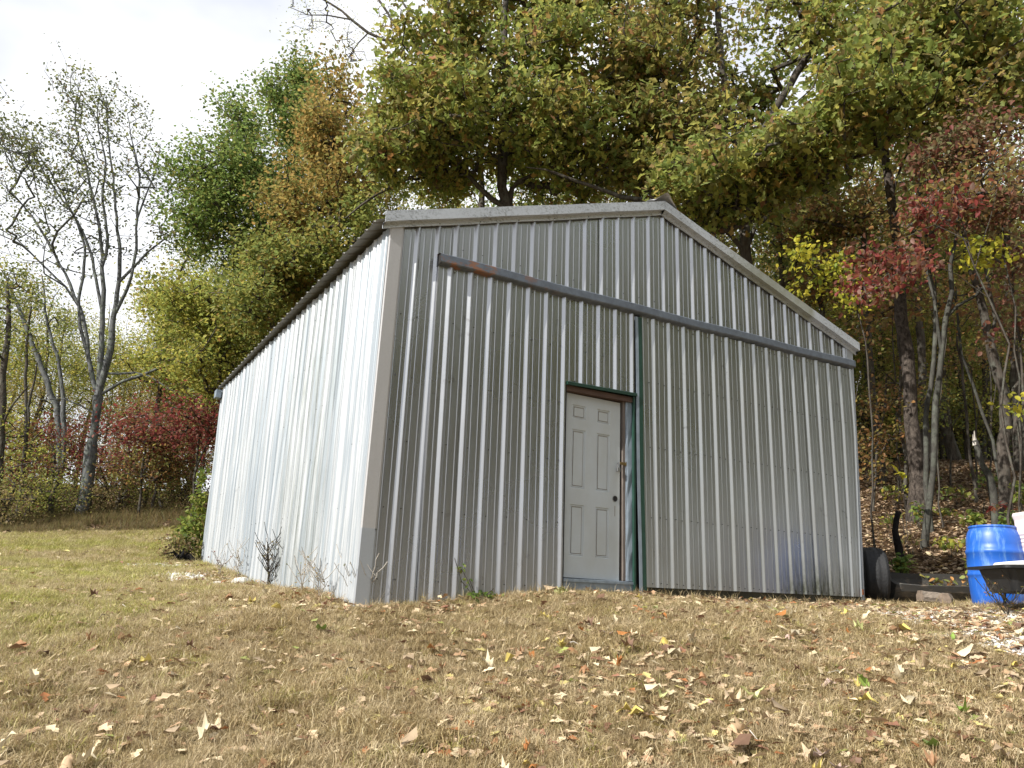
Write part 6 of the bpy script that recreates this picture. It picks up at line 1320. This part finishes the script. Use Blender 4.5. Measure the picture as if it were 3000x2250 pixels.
P = np.concatenate([P1, P2, P3]); uu_ = np.concatenate([u1, u2, u3]); n = len(P)
rot = np.stack([rg.normal(size=n)*.16, rg.normal(size=n)*.16, rg.uniform(0, 6.28, n)], -1); scl = rg.uniform(.55, 1.25, n) * np.interp(uu_, [3, 9, 16, 28], [.95, 1.15, 1.7, 2.3]) * (1 + .42*fbm(P[:, 0], P[:, 1], 2.6, 31)) * (1 + .25*fbm(P[:, 0], P[:, 1], 7.0, 33))
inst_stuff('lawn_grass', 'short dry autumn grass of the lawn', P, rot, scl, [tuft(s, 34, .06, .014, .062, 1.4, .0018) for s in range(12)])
# taller tufts along the walls and at random
P4, u4, w4, rg = scatter(16000, (6.6, 15), (-.6, .6), 504, lambda u, w, x, y, rg: ((np.abs(x + .12) < .12) & (y > -.3) & (y < 8) | (np.abs(y + .14) < .10) & (x > -.2) & (x < 6.8)) & (rg.uniform(size=len(u)) < .8))
P5, u5, w5, _ = scatter(900, (3.4, 14), (-.7, .6), 505, acc_g); P = np.concatenate([P4, P5]); n = len(P)
inst_stuff('rough_grass', 'longer straw grass along the foot of the walls and in tufts', P, np.stack([rg.normal(size=n)*.2, rg.normal(size=n)*.2, rg.uniform(0, 6.28, n)], -1), rg.uniform(.5, 1.3, n), [tuft(50+s, 22, .04, .04, .13, .8, .0017) for s in range(6)])
PG, ug, wg, rg = scatter(2600, (3.4, 13), (-.7, .5), 509, lambda u, w, x, y, rg: acc_g(u, w, x, y, rg) & (rg.uniform(size=len(u)) < np.clip(-.15 + 1.1*fbm(x, y, 1.4, 37) - .5*w/u, .02, 1))); n = len(PG)
inst_stuff('green_tufts', 'small green tufts of fresh grass in the dry lawn', PG, np.stack([rg.normal(size=n)*.2, rg.normal(size=n)*.2, rg.uniform(0, 6.28, n)], -1), rg.uniform(.5, 1.2, n), [tuft(120+s, 20, .04, .015, .055, 1.2, .002, 'vine') for s in range(4)])
# tall weeds at the far edge of the lawn
P6, u6, w6, rg = scatter(6500, (20.0, 27.5), (-.74, -.15), 506, lambda u, w, x, y, rg: (zones(x, y)[1] > .1) & (rg.uniform(size=len(u)) < np.clip(.35 + .9*fbm(x, y, 1.1, 61), .03, 1))); n = len(P6)
inst_stuff('edge_weeds', 'tall brown and olive weeds along the far edge of the lawn', P6, np.stack([rg.normal(size=n)*.2, rg.normal(size=n)*.2, rg.uniform(0, 6.28, n)], -1), rg.uniform(.3, 1.0, n) * np.interp(u6, [20, 22.5, 25], [.5, .8, 1.5]) * (1 + .45*fbm(P6[:, 0], P6[:, 1], .9, 62)), [tuft(80+s, 60, .22, .12, .50, .7, .006, True) for s in range(5)])
def pebble(seed):
    r = random.Random(seed); V = []; 
    for i in range(4):
        a = math.pi*(i + .35)/3.7
        for j in range(6): b = 2*math.pi*j/6; q_ = r.uniform(.75, 1.2); V.append((math.sin(a)*math.cos(b)*q_, math.sin(a)*math.sin(b)*q_*.8, math.cos(a)*q_*.6))
    me = bpy.data.meshes.new('pebble'); me.from_pydata(V, [], [(i*6+j, (i+1)*6+j, (i+1)*6+(j+1) % 6, i*6+(j+1) % 6) for i in range(3) for j in range(6)] + [tuple(range(6)), tuple(range(18, 24))[::-1]]); me.materials.append(gravm); return bpy.data.objects.new('pebble', me)
gravm, t_, b_ = new_mat('crushed_limestone'); oi = N(t_, 'ShaderNodeObjectInfo'); t_.links.new(ramp(t_, noise(t_, 30, 2, .5, None, 'Position'), [(.3, (.42, .38, .33)), (.5, (.62, .60, .56)), (.7, (.74, .73, .71))]), b_.inputs['Base Color']); b_.inputs['Roughness'].default_value = .9
P7, u7, w7, rg = scatter(60000, (5.2, 11), (.15, .72), 507, lambda u, w, x, y, rg: rg.uniform(size=len(u)) < zones(x, y)[0]*.95 - .1)
P8, u8, w8, _ = scatter(60000, (9.5, 21.5), (-.7, -.25), 508, lambda u, w, x, y, rg: rg.uniform(size=len(u)) < zones(x, y)[2]*.55)
P = np.concatenate([P7, P8]); n = len(P); P[:, 2] += .004
inst_stuff('gravel', 'crushed white limestone gravel beside the shed', P, rg.uniform(0, 6.28, (n, 3)), rg.uniform(.006, .017, n) * np.concatenate([np.ones(len(P7)), np.full(len(P8), 2.0)]), [pebble(s) for s in range(6)])
# added ring of unseen crowns behind the camera, darkening what the front wall reflects
pw = np.random.default_rng(91); PB = []
for k in range(46):
    a = R_(27 + 84 * k / 45); rad_ = pw.uniform(24, 34); u = -rad_ * math.cos(a); w = rad_ * math.sin(a) + pw.normal(); x, y = xy(u, w); PB.append((x, y, g1(x, y)))
PB = np.array(PB); nb_ = len(PB)
inst_stuff('added_wood_ring', 'added unseen ring of crowns that darkens the wall reflections', PB, np.stack([np.zeros(nb_), np.zeros(nb_), pw.uniform(0, 6.28, nb_)], -1), pw.uniform(1.1, 1.4, nb_), [bpy.data.objects.new('added_wood_crown', TALL[k][0][1]) for k in ('green', 'olive', 'yellow', 'rust')])
# twigs on the lawn
for i in range(14):
    u = rnd.uniform(4.2, 8); w = rnd.uniform(-.5, .6)*u; x, y = xy(u, w)
    if y > -.2 and x > -.2: continue
    a = rnd.uniform(0, 6.28); L = rnd.uniform(.08, .22); z = g1(x, y) + .03
    o = MB().tube([(x, y, z), (x + math.cos(a)*L*.5, y + math.sin(a)*L*.5, z + .012), (x + math.cos(a+.3)*L, y + math.sin(a+.3)*L, g1(x + math.cos(a)*L, y + math.sin(a)*L) + .03)], [.0035, .003, .0015], 5).build('twig', M['deadwood' if i % 2 else 'bark'])
    tag(o, f"{'pale' if i % 2 else 'dark'} thin {'short' if L < .13 else 'long'} twig on the grass {WHERE(u, w)}", 'twig', 'twigs lying on the lawn')
